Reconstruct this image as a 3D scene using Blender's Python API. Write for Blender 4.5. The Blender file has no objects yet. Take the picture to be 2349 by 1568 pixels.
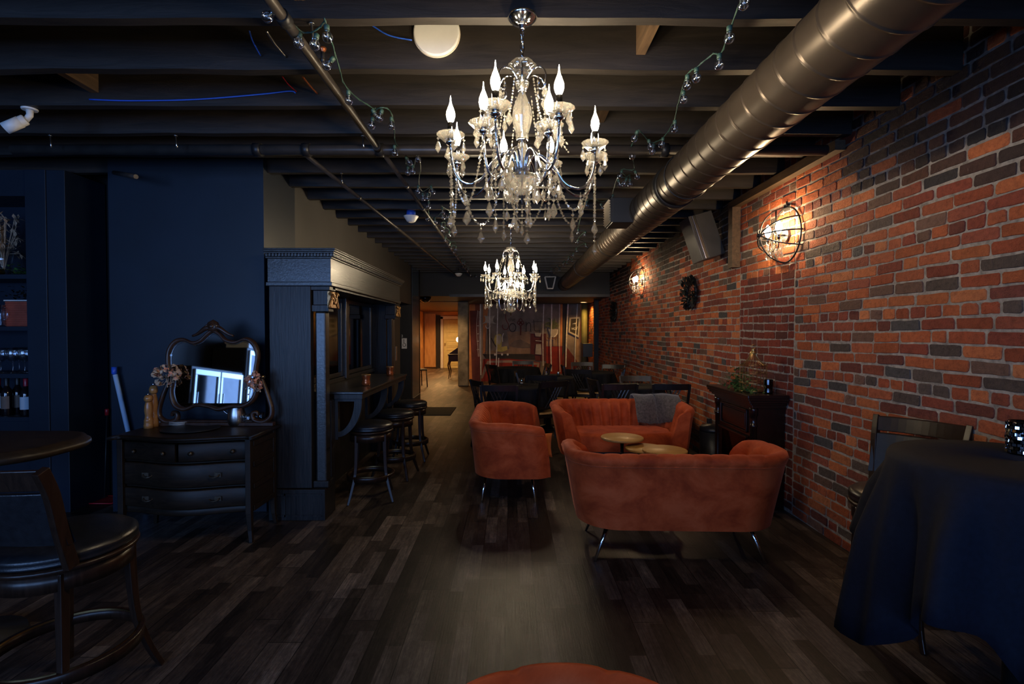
import bpy, math, random
from mathutils import Vector, Matrix
R = math.radians
PI = math.pi
rnd = random.Random(7)
COL = bpy.context.scene.collection

# ---------------------------------------------------------------- camera
FPX = 1174.5
CZ = 1.42
cam_d = bpy.data.cameras.new('camera')
cam = bpy.data.objects.new('camera', cam_d)
COL.objects.link(cam)
cam_d.lens = 18.0
cam_d.sensor_width = 36.0
cam_d.clip_start = 0.05
cam.location = (0, 0, CZ)
PITCH = math.atan(24 / FPX)
YAW = math.atan(2.5 / FPX)
cam.rotation_euler = (R(90) - PITCH, 0, -YAW)
bpy.context.scene.camera = cam
_CR = cam.rotation_euler.to_matrix()

def at(px, py, Y):
    """world point on the plane at depth Y that the photo shows at pixel px, py"""
    d = _CR @ Vector(((px - 1174.5) / FPX, -(py - 784) / FPX, -1))
    t = Y / d.y
    return Vector((d.x * t, Y, CZ + d.z * t))

def atz(px, py, z):
    d = _CR @ Vector(((px - 1174.5) / FPX, -(py - 784) / FPX, -1))
    t = (z - CZ) / d.z
    return Vector((d.x * t, d.y * t, z))

# ---------------------------------------------------------------- mesh builder
class MB:
    def __init__(s):
        s.v = []; s.f = []; s.m = []; s.s = []; s.T = None; s.col = None
    def add(s, vs, fs, mi=0, sm=False):
        o = len(s.v)
        if s.T is not None:
            s.v += [tuple(s.T @ Vector(p)) for p in vs]
        else:
            s.v += [tuple(p) for p in vs]
        for f in fs:
            s.f.append(tuple(i + o for i in f)); s.m.append(mi); s.s.append(sm)
        return s
    def box(s, x0, x1, y0, y1, z0, z1, mi=0):
        vs = [(x, y, z) for z in (z0, z1) for y in (y0, y1) for x in (x0, x1)]
        return s.add(vs, [(0, 2, 3, 1), (4, 5, 7, 6), (0, 1, 5, 4), (2, 6, 7, 3), (0, 4, 6, 2), (1, 3, 7, 5)], mi)
    def cbox(s, c, sz, mi=0, rot=None):
        M = Matrix.Translation(Vector(c)) @ (rot.to_4x4() if rot is not None else Matrix.Identity(4))
        hx, hy, hz = sz[0] / 2, sz[1] / 2, sz[2] / 2
        vs = [M @ Vector((x, y, z)) for z in (-hz, hz) for y in (-hy, hy) for x in (-hx, hx)]
        return s.add(vs, [(0, 2, 3, 1), (4, 5, 7, 6), (0, 1, 5, 4), (2, 6, 7, 3), (0, 4, 6, 2), (1, 3, 7, 5)], mi)
    def tube(s, pts, r, n=8, closed=False, mi=0, flat=1.0, caps=True):
        pts = [Vector(p) for p in pts]
        N = len(pts)
        rr = r if isinstance(r, (list, tuple)) else [r] * N
        vs = []; fs = []
        up = None
        for i, p in enumerate(pts):
            if closed:
                t = pts[(i + 1) % N] - pts[i - 1]
            else:
                t = pts[min(i + 1, N - 1)] - pts[max(i - 1, 0)]
            if t.length < 1e-9: t = Vector((0, 0, 1))
            t.normalize()
            if up is None:
                a = Vector((0, 0, 1)) if abs(t.z) < .9 else Vector((0, 1, 0))
                up = (a - t * a.dot(t)).normalized()
            else:
                up = up - t * up.dot(t)
                up = up.normalized() if up.length > 1e-6 else Vector((1, 0, 0))
            b = t.cross(up)
            for k in range(n):
                a = 2 * PI * (k + .5) / n
                vs.append(p + up * (math.cos(a) * rr[i]) + b * (math.sin(a) * rr[i] * flat))
        for i in range(N if closed else N - 1):
            j = (i + 1) % N
            for k in range(n):
                l = (k + 1) % n
                fs.append((i * n + k, i * n + l, j * n + l, j * n + k))
        s.add(vs, fs, mi, n > 4)
        if not closed and caps:
            o = len(s.v) - len(vs)
            s.f.append(tuple(o + k for k in reversed(range(n)))); s.m.append(mi); s.s.append(False)
            s.f.append(tuple(o + (N - 1) * n + k for k in range(n))); s.m.append(mi); s.s.append(False)
        return s
    def lathe(s, prof, c=(0, 0, 0), n=24, mi=0, sm=True, sx=1, sy=1, facet=None):
        vs = []; fs = []
        for (r, z) in prof:
            for k in range(n):
                a = 2 * PI * k / n
                q = r * (facet(k, z) if facet else 1)
                vs.append((c[0] + q * math.cos(a) * sx, c[1] + q * math.sin(a) * sy, c[2] + z))
        for i in range(len(prof) - 1):
            for k in range(n):
                l = (k + 1) % n
                fs.append((i * n + k, i * n + l, (i + 1) * n + l, (i + 1) * n + k))
        s.add(vs, fs, mi, sm)
        o = len(s.v) - len(vs)
        if prof[0][0] > 1e-5:
            s.f.append(tuple(o + k for k in reversed(range(n)))); s.m.append(mi); s.s.append(False)
        if prof[-1][0] > 1e-5:
            s.f.append(tuple(o + (len(prof) - 1) * n + k for k in range(n))); s.m.append(mi); s.s.append(False)
        return s
    def ball(s, c, r, n=10, m=6, mi=0, sz=1):
        return s.lathe([(r * math.sin(PI * i / m) + 1e-6, -r * math.cos(PI * i / m) * sz) for i in range(m + 1)], c, n, mi)
    def prism(s, poly, d0, d1, plane='xz', mi=0, sm=False):
        n = len(poly)
        def P(a, b, d):
            return {'xz': (a, d, b), 'xy': (a, b, d), 'yz': (d, a, b)}[plane]
        vs = [P(a, b, d0) for a, b in poly] + [P(a, b, d1) for a, b in poly]
        s.add(vs, [(k, (k + 1) % n, n + (k + 1) % n, n + k) for k in range(n)], mi, sm)
        o = len(s.v) - 2 * n
        s.f.append(tuple(o + k for k in reversed(range(n)))); s.m.append(mi); s.s.append(False)
        s.f.append(tuple(o + n + k for k in range(n))); s.m.append(mi); s.s.append(False)
        return s
    def grid(s, rows, mi=0, sm=True, cu=False, cv=False):
        nr = len(rows); nc = len(rows[0]); vs = [p for r in rows for p in r]; fs = []
        for i in range(nr if cv else nr - 1):
            for j in range(nc if cu else nc - 1):
                a = i * nc + j; b = i * nc + (j + 1) % nc
                c = ((i + 1) % nr) * nc + (j + 1) % nc; d = ((i + 1) % nr) * nc + j
                fs.append((a, b, c, d))
        return s.add(vs, fs, mi, sm)
    def build(s, name, mats, parent=None, bevel=0, loc=None, sub=0, solid=0, rot=None):
        me = bpy.data.meshes.new(name)
        me.from_pydata(s.v, [], s.f)
        for m in (mats if isinstance(mats, (list, tuple)) else [mats]):
            me.materials.append(m)
        me.polygons.foreach_set('material_index', s.m)
        me.polygons.foreach_set('use_smooth', s.s)
        me.update()
        o = bpy.data.objects.new(name, me)
        COL.objects.link(o)
        if parent is not None: o.parent = parent
        if loc is not None: o.location = loc
        if rot is not None: o.rotation_euler = rot
        if solid:
            md = o.modifiers.new('thick', 'SOLIDIFY'); md.thickness = solid; md.offset = 0
        if bevel:
            md = o.modifiers.new('bevel', 'BEVEL'); md.width = bevel; md.segments = 2; md.limit_method = 'ANGLE'
            md.angle_limit = R(40)
        if sub:
            md = o.modifiers.new('sub', 'SUBSURF'); md.levels = sub; md.render_levels = sub
        return o

def bez(p0, p1, p2, p3, n=10):
    p0, p1, p2, p3 = map(Vector, (p0, p1, p2, p3))
    return [(p0 * (1 - t) ** 3 + p1 * 3 * t * (1 - t) ** 2 + p2 * 3 * t * t * (1 - t) + p3 * t ** 3) for t in [i / n for i in range(n + 1)]]

def smoothpath(pts, k=4, closed=False):
    """catmull-rom through pts"""
    pts = [Vector(p) for p in pts]; n = len(pts); out = []
    rng = range(n if closed else n - 1)
    for i in rng:
        if closed:
            a, b, c, d = pts[i - 1], pts[i], pts[(i + 1) % n], pts[(i + 2) % n]
        else:
            a, b, c, d = pts[max(i - 1, 0)], pts[i], pts[i + 1], pts[min(i + 2, n - 1)]
        for j in range(k):
            t = j / k
            out.append(.5 * ((2 * b) + (c - a) * t + (2 * a - 5 * b + 4 * c - d) * t * t + (3 * b - a - 3 * c + d) * t ** 3))
    if not closed: out.append(pts[-1])
    return out

# ---------------------------------------------------------------- things
def tag(o, label=None, cat=None, group=None, kind=None):
    if label: o['label'] = label
    if cat: o['category'] = cat
    if group: o['group'] = group
    if kind: o['kind'] = kind
    return o

def thing(name, label, cat, loc=(0, 0, 0), rz=0, group=None):
    o = bpy.data.objects.new(name, None)
    o.empty_display_size = .1
    COL.objects.link(o)
    o.location = loc; o.rotation_euler = (0, 0, rz)
    return tag(o, label, cat, group)

def dup(o, parent=None, **kw):
    c = o.copy(); COL.objects.link(c)
    c.parent = parent
    for k in KIDS.get(o.name, []) or [x for x in COL.objects if x.parent == o]:
        dup(k, c)
    for k, v in kw.items():
        if k == 'loc': c.location = v
        elif k == 'rz': c.rotation_euler = (0, 0, v)
        elif k == 'label': c['label'] = v
        elif k == 'group': c['group'] = v
    return c
KIDS = {}

def struct(o, label=None):
    o['kind'] = 'structure'
    if label: o['label'] = label
    return o

# ---------------------------------------------------------------- materials
class NT:
    def __init__(s, name):
        s.mat = bpy.data.materials.new(name); s.mat.use_nodes = True
        s.t = s.mat.node_tree; s.t.nodes.clear()
        s.out = s.t.nodes.new('ShaderNodeOutputMaterial')
    def n(s, typ, **kw):
        nd = s.t.nodes.new(typ)
        for k, v in kw.items(): setattr(nd, k, v)
        return nd
    def set(s, sock, v):
        if isinstance(v, bpy.types.NodeSocket): s.t.links.new(v, sock)
        elif v is not None:
            if isinstance(v, (tuple, list)) and len(v) == 3 and sock.type == 'RGBA': v = (*v, 1)
            sock.default_value = v
    def math(s, op, a, b=None, c=None):
        nd = s.n('ShaderNodeMath', operation=op)
        s.set(nd.inputs[0], a)
        if b is not None: s.set(nd.inputs[1], b)
        if c is not None: s.set(nd.inputs[2], c)
        return nd.outputs[0]
    def coord(s): return s.n('ShaderNodeTexCoord').outputs['Object']
    def sep(s, v):
        nd = s.n('ShaderNodeSeparateXYZ'); s.set(nd.inputs[0], v); return nd.outputs
    def comb(s, x=0, y=0, z=0):
        nd = s.n('ShaderNodeCombineXYZ')
        for i, q in enumerate((x, y, z)): s.set(nd.inputs[i], q)
        return nd.outputs[0]
    def scale(s, v, sc):
        nd = s.n('ShaderNodeVectorMath', operation='MULTIPLY'); s.set(nd.inputs[0], v); nd.inputs[1].default_value = sc
        return nd.outputs[0]
    def noise(s, v=None, scale=5, detail=4, rough=.55, dist=0):
        nd = s.n('ShaderNodeTexNoise')
        if v is not None: s.set(nd.inputs['Vector'], v)
        nd.inputs['Scale'].default_value = scale; nd.inputs['Detail'].default_value = detail
        nd.inputs['Roughness'].default_value = rough; nd.inputs['Distortion'].default_value = dist
        return nd.outputs['Fac']
    def white(s, v):
        nd = s.n('ShaderNodeTexWhiteNoise', noise_dimensions='3D'); s.set(nd.inputs[0], v); return nd.outputs[0]
    def ramp(s, f, stops, interp='LINEAR'):
        nd = s.n('ShaderNodeValToRGB'); cr = nd.color_ramp; cr.interpolation = interp
        while len(cr.elements) < len(stops): cr.elements.new(.5)
        for e, (p, c) in zip(cr.elements, stops):
            e.position = p; e.color = (*c, 1) if len(c) == 3 else c
        s.set(nd.inputs[0], f); return nd.outputs[0]
    def mix(s, f, a, b, mode='MIX'):
        nd = s.n('ShaderNodeMix', data_type='RGBA', blend_type=mode)
        s.set(nd.inputs[0], f); s.set(nd.inputs[6], a); s.set(nd.inputs[7], b)
        return nd.outputs[2]
    def bump(s, h, strength=.3, dist=.01):
        nd = s.n('ShaderNodeBump'); nd.inputs['Strength'].default_value = strength; nd.inputs['Distance'].default_value = dist
        s.set(nd.inputs['Height'], h); return nd.outputs[0]
    def bsdf(s, col=None, rough=.5, metal=0, normal=None, **kw):
        b = s.n('ShaderNodeBsdfPrincipled')
        s.set(b.inputs['Base Color'], col); s.set(b.inputs['Roughness'], rough); s.set(b.inputs['Metallic'], metal)
        if normal is not None: s.t.links.new(normal, b.inputs['Normal'])
        for k, v in kw.items(): s.set(b.inputs[k.replace('_', ' ')], v)
        s.t.links.new(b.outputs[0], s.out.inputs[0]); return b

def mat(name, col, rough=.5, metal=0, var=.25, scale=12, bump=0, bscale=None, stretch=(1, 1, 1), **kw):
    n = NT(name)
    v = n.scale(n.coord(), stretch)
    f = n.noise(v, scale)
    lo = tuple(c * (1 - var) for c in col); hi = tuple(min(1, c * (1 + var)) for c in col)
    c = n.ramp(f, [(.3, lo), (.7, hi)])
    nm = n.bump(n.noise(v, bscale or scale * 4, 3), bump, .004) if bump else None
    n.bsdf(c, rough, metal, nm, **kw)
    return n.mat

def emis(name, col, strength):
    n = NT(name)
    e = n.n('ShaderNodeEmission'); e.inputs[0].default_value = (*col, 1); e.inputs[1].default_value = strength
    n.t.links.new(e.outputs[0], n.out.inputs[0]); return n.mat

def thin_glass(name, tint=(1, 1, 1), refl=.9, rough=.02):
    n = NT(name)
    tr = n.n('ShaderNodeBsdfTransparent'); tr.inputs[0].default_value = (*tint, 1)
    gl = n.n('ShaderNodeBsdfGlossy'); gl.inputs['Roughness'].default_value = rough
    fr = n.n('ShaderNodeLayerWeight'); fr.inputs[0].default_value = .35
    f = n.math('MULTIPLY', n.math('ADD', fr.outputs['Facing'], .08), refl)
    mx = n.n('ShaderNodeMixShader')
    n.t.links.new(f, mx.inputs[0]); n.t.links.new(tr.outputs[0], mx.inputs[1]); n.t.links.new(gl.outputs[0], mx.inputs[2])
    n.t.links.new(mx.outputs[0], n.out.inputs[0]); return n.mat
def floor_mat():
    n = NT('plank_floor')
    x, y, z = n.sep(n.coord())
    row = n.math('FLOOR', n.math('DIVIDE', n.math('ADD', x, 20.02), .155))
    off = n.math('MULTIPLY', n.white(n.comb(row, 3, 1)), 1.2)
    yy = n.math('DIVIDE', n.math('ADD', y, off), 1.22)
    col_ = n.math('FLOOR', yy)
    r2 = n.math('FLOOR', n.math('DIVIDE', n.math('ADD', x, 20.02), .0775))
    off2 = n.math('MULTIPLY', n.white(n.comb(r2, 9, 4)), 3)
    c2 = n.math('FLOOR', n.math('DIVIDE', n.math('ADD', y, off2), .47))
    idn = n.white(n.comb(row, col_, 0)); id2 = n.white(n.comb(r2, c2, 5))
    tone = n.math('ADD', n.math('MULTIPLY', idn, .30), n.math('ADD', n.math('MULTIPLY', id2, .45), n.math('MULTIPLY', n.noise(n.scale(n.coord(), (11, .7, 1)), 3, 3, .5), .25)))
    base = n.ramp(tone, [(.15, (.020, .015, .014)), (.36, (.038, .029, .024)), (.52, (.070, .053, .044)), (.68, (.12, .096, .080)), (.85, (.20, .166, .142))])
    g = n.noise(n.scale(n.coord(), (30, 1.4, 1)), 4, 6, .65, .6)
    grain = n.ramp(g, [(.25, (.35, .32, .32)), (.55, (1, 1, 1)), (.78, (1.7, 1.6, 1.5))])
    c = n.mix(1, base, grain, 'MULTIPLY')
    blot = n.noise(n.scale(n.coord(), (3.2, 1.1, 1)), 3.5, 6, .7, .4)
    c = n.mix(1, c, n.ramp(blot, [(.3, (.45, .42, .42)), (.5, (.85, .82, .8)), (.7, (1.35, 1.3, 1.2))]), 'MULTIPLY')
    fineb = n.noise(n.scale(n.coord(), (1, .5, 1)), 60, 4, .7)
    c = n.mix(1, c, n.ramp(fineb, [(.3, (.7, .68, .66)), (.7, (1.25, 1.22, 1.2))]), 'MULTIPLY')
    fx = n.math('FRACT', n.math('DIVIDE', n.math('ADD', x, 20.02), .155))
    ex = n.math('LESS_THAN', n.math('MINIMUM', fx, n.math('SUBTRACT', 1, fx)), .011)
    fy = n.math('FRACT', yy)
    ey = n.math('LESS_THAN', n.math('MINIMUM', fy, n.math('SUBTRACT', 1, fy)), .0015)
    seam = n.math('MAXIMUM', ex, ey)
    c = n.mix(seam, c, (.004, .003, .003))
    rg = n.math('ADD', n.math('MULTIPLY', g, .25), .30)
    h = n.math('SUBTRACT', n.math('MULTIPLY', g, .5), n.math('MULTIPLY', seam, 1.0))
    n.bsdf(c, rg, 0, n.bump(h, .4, .004), Specular_IOR_Level=.33)
    return n.mat

def brick_mat():
    n = NT('old_brick')
    at_ = n.n('ShaderNodeVertexColor'); at_.layer_name = 'tone'
    f = n.noise(n.coord(), 38, 6, .7)
    big = n.noise(n.coord(), 3.0, 3, .5)
    c = n.mix(1, at_.outputs[0], n.ramp(f, [(.2, (.5, .45, .45)), (.5, (1, 1, 1)), (.85, (1.35, 1.3, 1.25))]), 'MULTIPLY')
    pits = n.noise(n.coord(), 160, 2, .5)
    c = n.mix(n.math('GREATER_THAN', pits, .73), c, (.012, .008, .006))
    whit = n.math('MULTIPLY', n.math('GREATER_THAN', n.noise(n.coord(), 26, 5, .75), .68), .35)
    c = n.mix(whit, c, (.32, .27, .23))
    nm = n.bump(n.math('ADD', f, n.math('MULTIPLY', n.noise(n.coord(), 120, 3), .6)), .9, .010)
    n.bsdf(c, .82, 0, nm, Specular_IOR_Level=.25)
    return n.mat

def velvet_mat():
    n = NT('rust_velvet')
    f = n.noise(n.scale(n.coord(), (1, 1, 1.3)), 4.2, 6, .66, .35)
    c = n.ramp(f, [(.36, (.27, .034, .007)), (.5, (.41, .060, .013)), (.62, (.50, .088, .024))])
    fine = n.noise(n.coord(), 220, 2)
    b = n.bsdf(c, .75, 0, n.bump(fine, .12, .002), Specular_IOR_Level=.2)
    b.inputs['Sheen Weight'].default_value = .4
    b.inputs['Sheen Roughness'].default_value = .4
    b.inputs['Sheen Tint'].default_value = (1, .32, .16, 1)
    return n.mat

def wood_mat(name, dark, light, rough=.3, scale=3.0, axis=2, grain=18, bump=.15, spec=.5, coat=0):
    n = NT(name)
    st = [grain, grain, grain]; st[axis] = 1.2
    v = n.scale(n.coord(), st)
    f = n.noise(v, scale, 6, .65, .8)
    c = n.ramp(f, [(.3, dark), (.7, light)])
    b = n.bsdf(c, rough, 0, n.bump(f, bump, .004), Specular_IOR_Level=spec)
    if coat: b.inputs['Coat Weight'].default_value = coat; b.inputs['Coat Roughness'].default_value = .12
    return n.mat

def crystal_mat(name='crystal', tlf=.24, tint=(.97, .95, .90, 1)):
    n = NT(name)
    tr = n.n('ShaderNodeBsdfTransparent'); tr.inputs[0].default_value = (.93, .92, .9, 1)
    tl = n.n('ShaderNodeBsdfTranslucent'); tl.inputs[0].default_value = tint
    gl = n.n('ShaderNodeBsdfGlossy'); gl.inputs['Roughness'].default_value = .05
    lw = n.n('ShaderNodeLayerWeight'); lw.inputs[0].default_value = .45
    m1 = n.n('ShaderNodeMixShader'); m1.inputs[0].default_value = tlf
    n.t.links.new(tr.outputs[0], m1.inputs[1]); n.t.links.new(tl.outputs[0], m1.inputs[2])
    mx = n.n('ShaderNodeMixShader')
    n.t.links.new(n.math('ADD', n.math('MULTIPLY', lw.outputs['Facing'], .6), .14), mx.inputs[0])
    n.t.links.new(m1.outputs[0], mx.inputs[1]); n.t.links.new(gl.outputs[0], mx.inputs[2])
    n.t.links.new(mx.outputs[0], n.out.inputs[0]); return n.mat

M = {}
M['floor'] = floor_mat()
M['brick'] = brick_mat()
M['mortar'] = mat('lime_mortar', (.30, .262, .225), .95, var=.4, scale=30, bump=.6, bscale=90)
M['velvet'] = velvet_mat()
M['blue_wall'] = mat('navy_paint', (.0045, .0115, .026), .5, var=.15, scale=3, bump=.05, bscale=200)
M['grey_wall'] = mat('charcoal_paint', (.062, .056, .050), .6, var=.12, scale=2.5, bump=.05, bscale=200)
M['black_wall'] = mat('black_paint', (.0045, .0045, .006), .6, var=.2, scale=4)
M['joist'] = wood_mat('black_painted_joist', (.008, .0065, .006), (.025, .019, .0155), .55, 2.5, 0, 10, .4)
M['deck'] = wood_mat('dark_subfloor', (.012, .010, .009), (.03, .024, .02), .8, 2.5, 1, 8, .4)
M['joist_raw'] = wood_mat('worn_timber', (.05, .028, .014), (.12, .07, .035), .7, 3, 1, 12, .4)
M['cab'] = wood_mat('ebony_stained_oak', (.0045, .0045, .005), (.030, .026, .025), .36, 3, 2, 22, .4, .32)
M['cabx'] = wood_mat('ebony_stained_oak_rail', (.008, .0075, .007), (.03, .027, .025), .28, 3, 1, 14, .3, .7)
M['gilt'] = mat('aged_gilt', (.30, .16, .06), .35, .6, var=.4, scale=60)
M['dresser'] = wood_mat('dark_walnut_varnish', (.009, .006, .004), (.028, .017, .010), .45, 3, 0, 14, .12, .3)
M['mirror_wood'] = wood_mat('carved_walnut', (.022, .010, .006), (.06, .028, .016), .35, 5, 2, 6, .2)
M['mahogany'] = wood_mat('mahogany_dark', (.006, .0025, .002), (.018, .006, .005), .25, 3, 1, 14, .1, .6)
M['espresso'] = wood_mat('espresso_wood', (.012, .006, .004), (.032, .015, .009), .3, 3, 2, 16, .1, .3)
M['tabletop'] = wood_mat('light_oak_veneer', (.36, .18, .05), (.54, .31, .10), .42, 3, 0, 12, .08)
M['seatwood'] = wood_mat('maple_seat', (.45, .28, .12), (.60, .40, .19), .4, 3, 1, 10, .08)
M['leather'] = mat('black_leather', (.012, .012, .014), .3, var=.3, scale=30, bump=.15, bscale=220, Specular_IOR_Level=.4)
M['chrome'] = mat('chrome', (.8, .82, .85), .08, 1, var=.03)
M['dchrome'] = mat('smoked_chrome', (.35, .35, .36), .12, 1, var=.05)
M['steel'] = mat('brushed_steel', (.55, .54, .52), .28, 1, var=.12, scale=60, stretch=(1, 1, 12))
M['blackmetal'] = mat('black_metal', (.02, .02, .022), .4, .3, var=.2)
M['pipe'] = mat('painted_pipe', (.045, .038, .034), .35, .2, var=.25, scale=10)
M['duct'] = mat('bronze_painted_duct', (.075, .058, .045), .33, .5, var=.12, scale=4)
M['cloth'] = mat('black_tablecloth', (.006, .006, .008), .85, var=.2, scale=80, bump=.2, bscale=400, Specular_IOR_Level=.25)
M['chairblack'] = wood_mat('black_lacquer', (.004, .003, .003), (.010, .006, .006), .42, 3, 2, 16, .1, .6)
M['navy_gloss'] = mat('navy_gloss_paint', (.03, .055, .10), .16, var=.1, Specular_IOR_Level=.8)
M['hall_ceiling'] = mat('red_brown_ceiling', (.09, .035, .02), .6, var=.25, scale=3)
M['cloth_b'] = mat('navy_black_tablecloth', (.0055, .007, .015), .85, var=.2, scale=60, bump=.2, bscale=400, Specular_IOR_Level=.2)
M['white'] = mat('white_plastic', (.72, .71, .68), .4, var=.04)
M['daylight_tint'] = mat('daylight_tinted_plastic', (.42, .62, .88), .4, var=.04)  # white pole plastic, with the blue of the daylight put into its colour
M['cream'] = mat('cream_plastic', (.62, .56, .46), .5, var=.05)
M['blue_pl'] = mat('blue_plastic', (.02, .09, .55), .4, var=.08)
M['red_pl'] = mat('red_plastic', (.42, .012, .02), .4, var=.08)
M['black_pl'] = mat('black_plastic', (.014, .014, .015), .45, var=.1)
M['grey_pl'] = mat('dark_grey_plastic', (.05, .05, .05), .4, var=.1)
M['crystal'] = crystal_mat()
M['pan_glass'] = crystal_mat('cut_glass_pan', .07)
M['globe'] = thin_glass('clear_bulb_glass', (.93, .94, .95), 1.25, .05)
M['glass'] = thin_glass('clear_glass', (.96, .98, 1), .8)
M['green_wire'] = mat('green_cord', (.03, .07, .055), .5, var=.2)
M['filament'] = mat('filament_stem', (.5, .48, .42), .3, .6, var=.1)
M['bulb'] = emis('lit_candle_bulb', (1, .80, .52), 260)
M['bulb2'] = emis('lit_sconce_bulb', (1, .70, .38), 330)
M['copper'] = mat('copper_glass', (.42, .13, .05), .2, .7, var=.15)
M['leaf'] = mat('ivy_leaf', (.045, .11, .025), .5, var=.5, scale=25)
M['leaf_b'] = mat('dark_leaf', (.012, .012, .010), .5, var=.5, scale=25)
M['dried'] = mat('dried_petal', (.50, .34, .22), .7, var=.5, scale=30)
M['petal'] = mat('peach_petal', (.60, .26, .16), .7, var=.4, scale=30)
M['aged'] = mat('tarnished_brass', (.09, .07, .05), .4, .7, var=.3, scale=80)
M['fur'] = mat('grey_fur', (.085, .07, .06), .95, var=.5, scale=50, bump=.5, bscale=260, Sheen_Weight=.5)
M['mirror'] = mat('mirror_glass', (.75, .78, .8), .02, 1, var=.01)
M['dmirror'] = mat('dark_mirror', (.06, .06, .065), .06, 1, var=.1)
M['mill'] = wood_mat('turned_maple', (.30, .12, .03), (.50, .24, .08), .25, 4, 2, 8, .05)
M['wine'] = mat('wine_bottle_glass', (.006, .004, .006), .1, 0, var=.1, Specular_IOR_Level=.8)
M['wlabel'] = mat('daylight_tinted_label', (.45, .55, .65), .7, var=.06)  # white label paper, bluish daylight worked into the colour
M['wlabel_b'] = mat('tan_label_paper', (.14, .10, .08), .7, var=.1)
M['capsule'] = mat('red_capsule', (.30, .01, .025), .35, var=.1)
M['hall'] = mat('orange_faux_plaster', (.60, .30, .11), .7, var=.28, scale=2.5)
M['hallwood'] = wood_mat('honey_wood_panel', (.40, .20, .07), (.58, .33, .13), .45, 2, 2, 6, .1)
M['door_y'] = mat('cream_yellow_paint', (.58, .52, .26), .5, var=.08)
M['concrete'] = mat('mottled_plaster', (.17, .155, .13), .8, var=.45, scale=5, bump=.2)
M['brass'] = mat('brass_wire', (.45, .30, .13), .3, 1, var=.15)
M['redbrick_pl'] = None
M['green_strip'] = mat('greenish_paint', (.10, .11, .055), .7, var=.3, scale=4)
M['mat_black'] = mat('rubber_mat', (.012, .012, .012), .9, var=.2, scale=100, bump=.4, bscale=300)
M['downlight'] = emis('lit_downlight', (1, .62, .26), 60)
M['lampglobe'] = emis('lit_lamp_globe', (1, .75, .42), 6)
# ================================================================= SETTING
XR = 2.178          # brick wall plane
JZ = 2.68           # underside of joists
TOP = 2.97          # underside of the subfloor
def sbox(name, m, x0, x1, y0, y1, z0, z1, bevel=0):
    return struct(MB().box(x0, x1, y0, y1, z0, z1).build(name, m, bevel=bevel))

sbox('floor', M['floor'], -5.4, 2.6, -3.2, 21, -.1, 0)
sbox('ceiling', M['deck'], -5.4, 2.6, -3.2, 11.3, TOP, TOP + .1)

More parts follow.
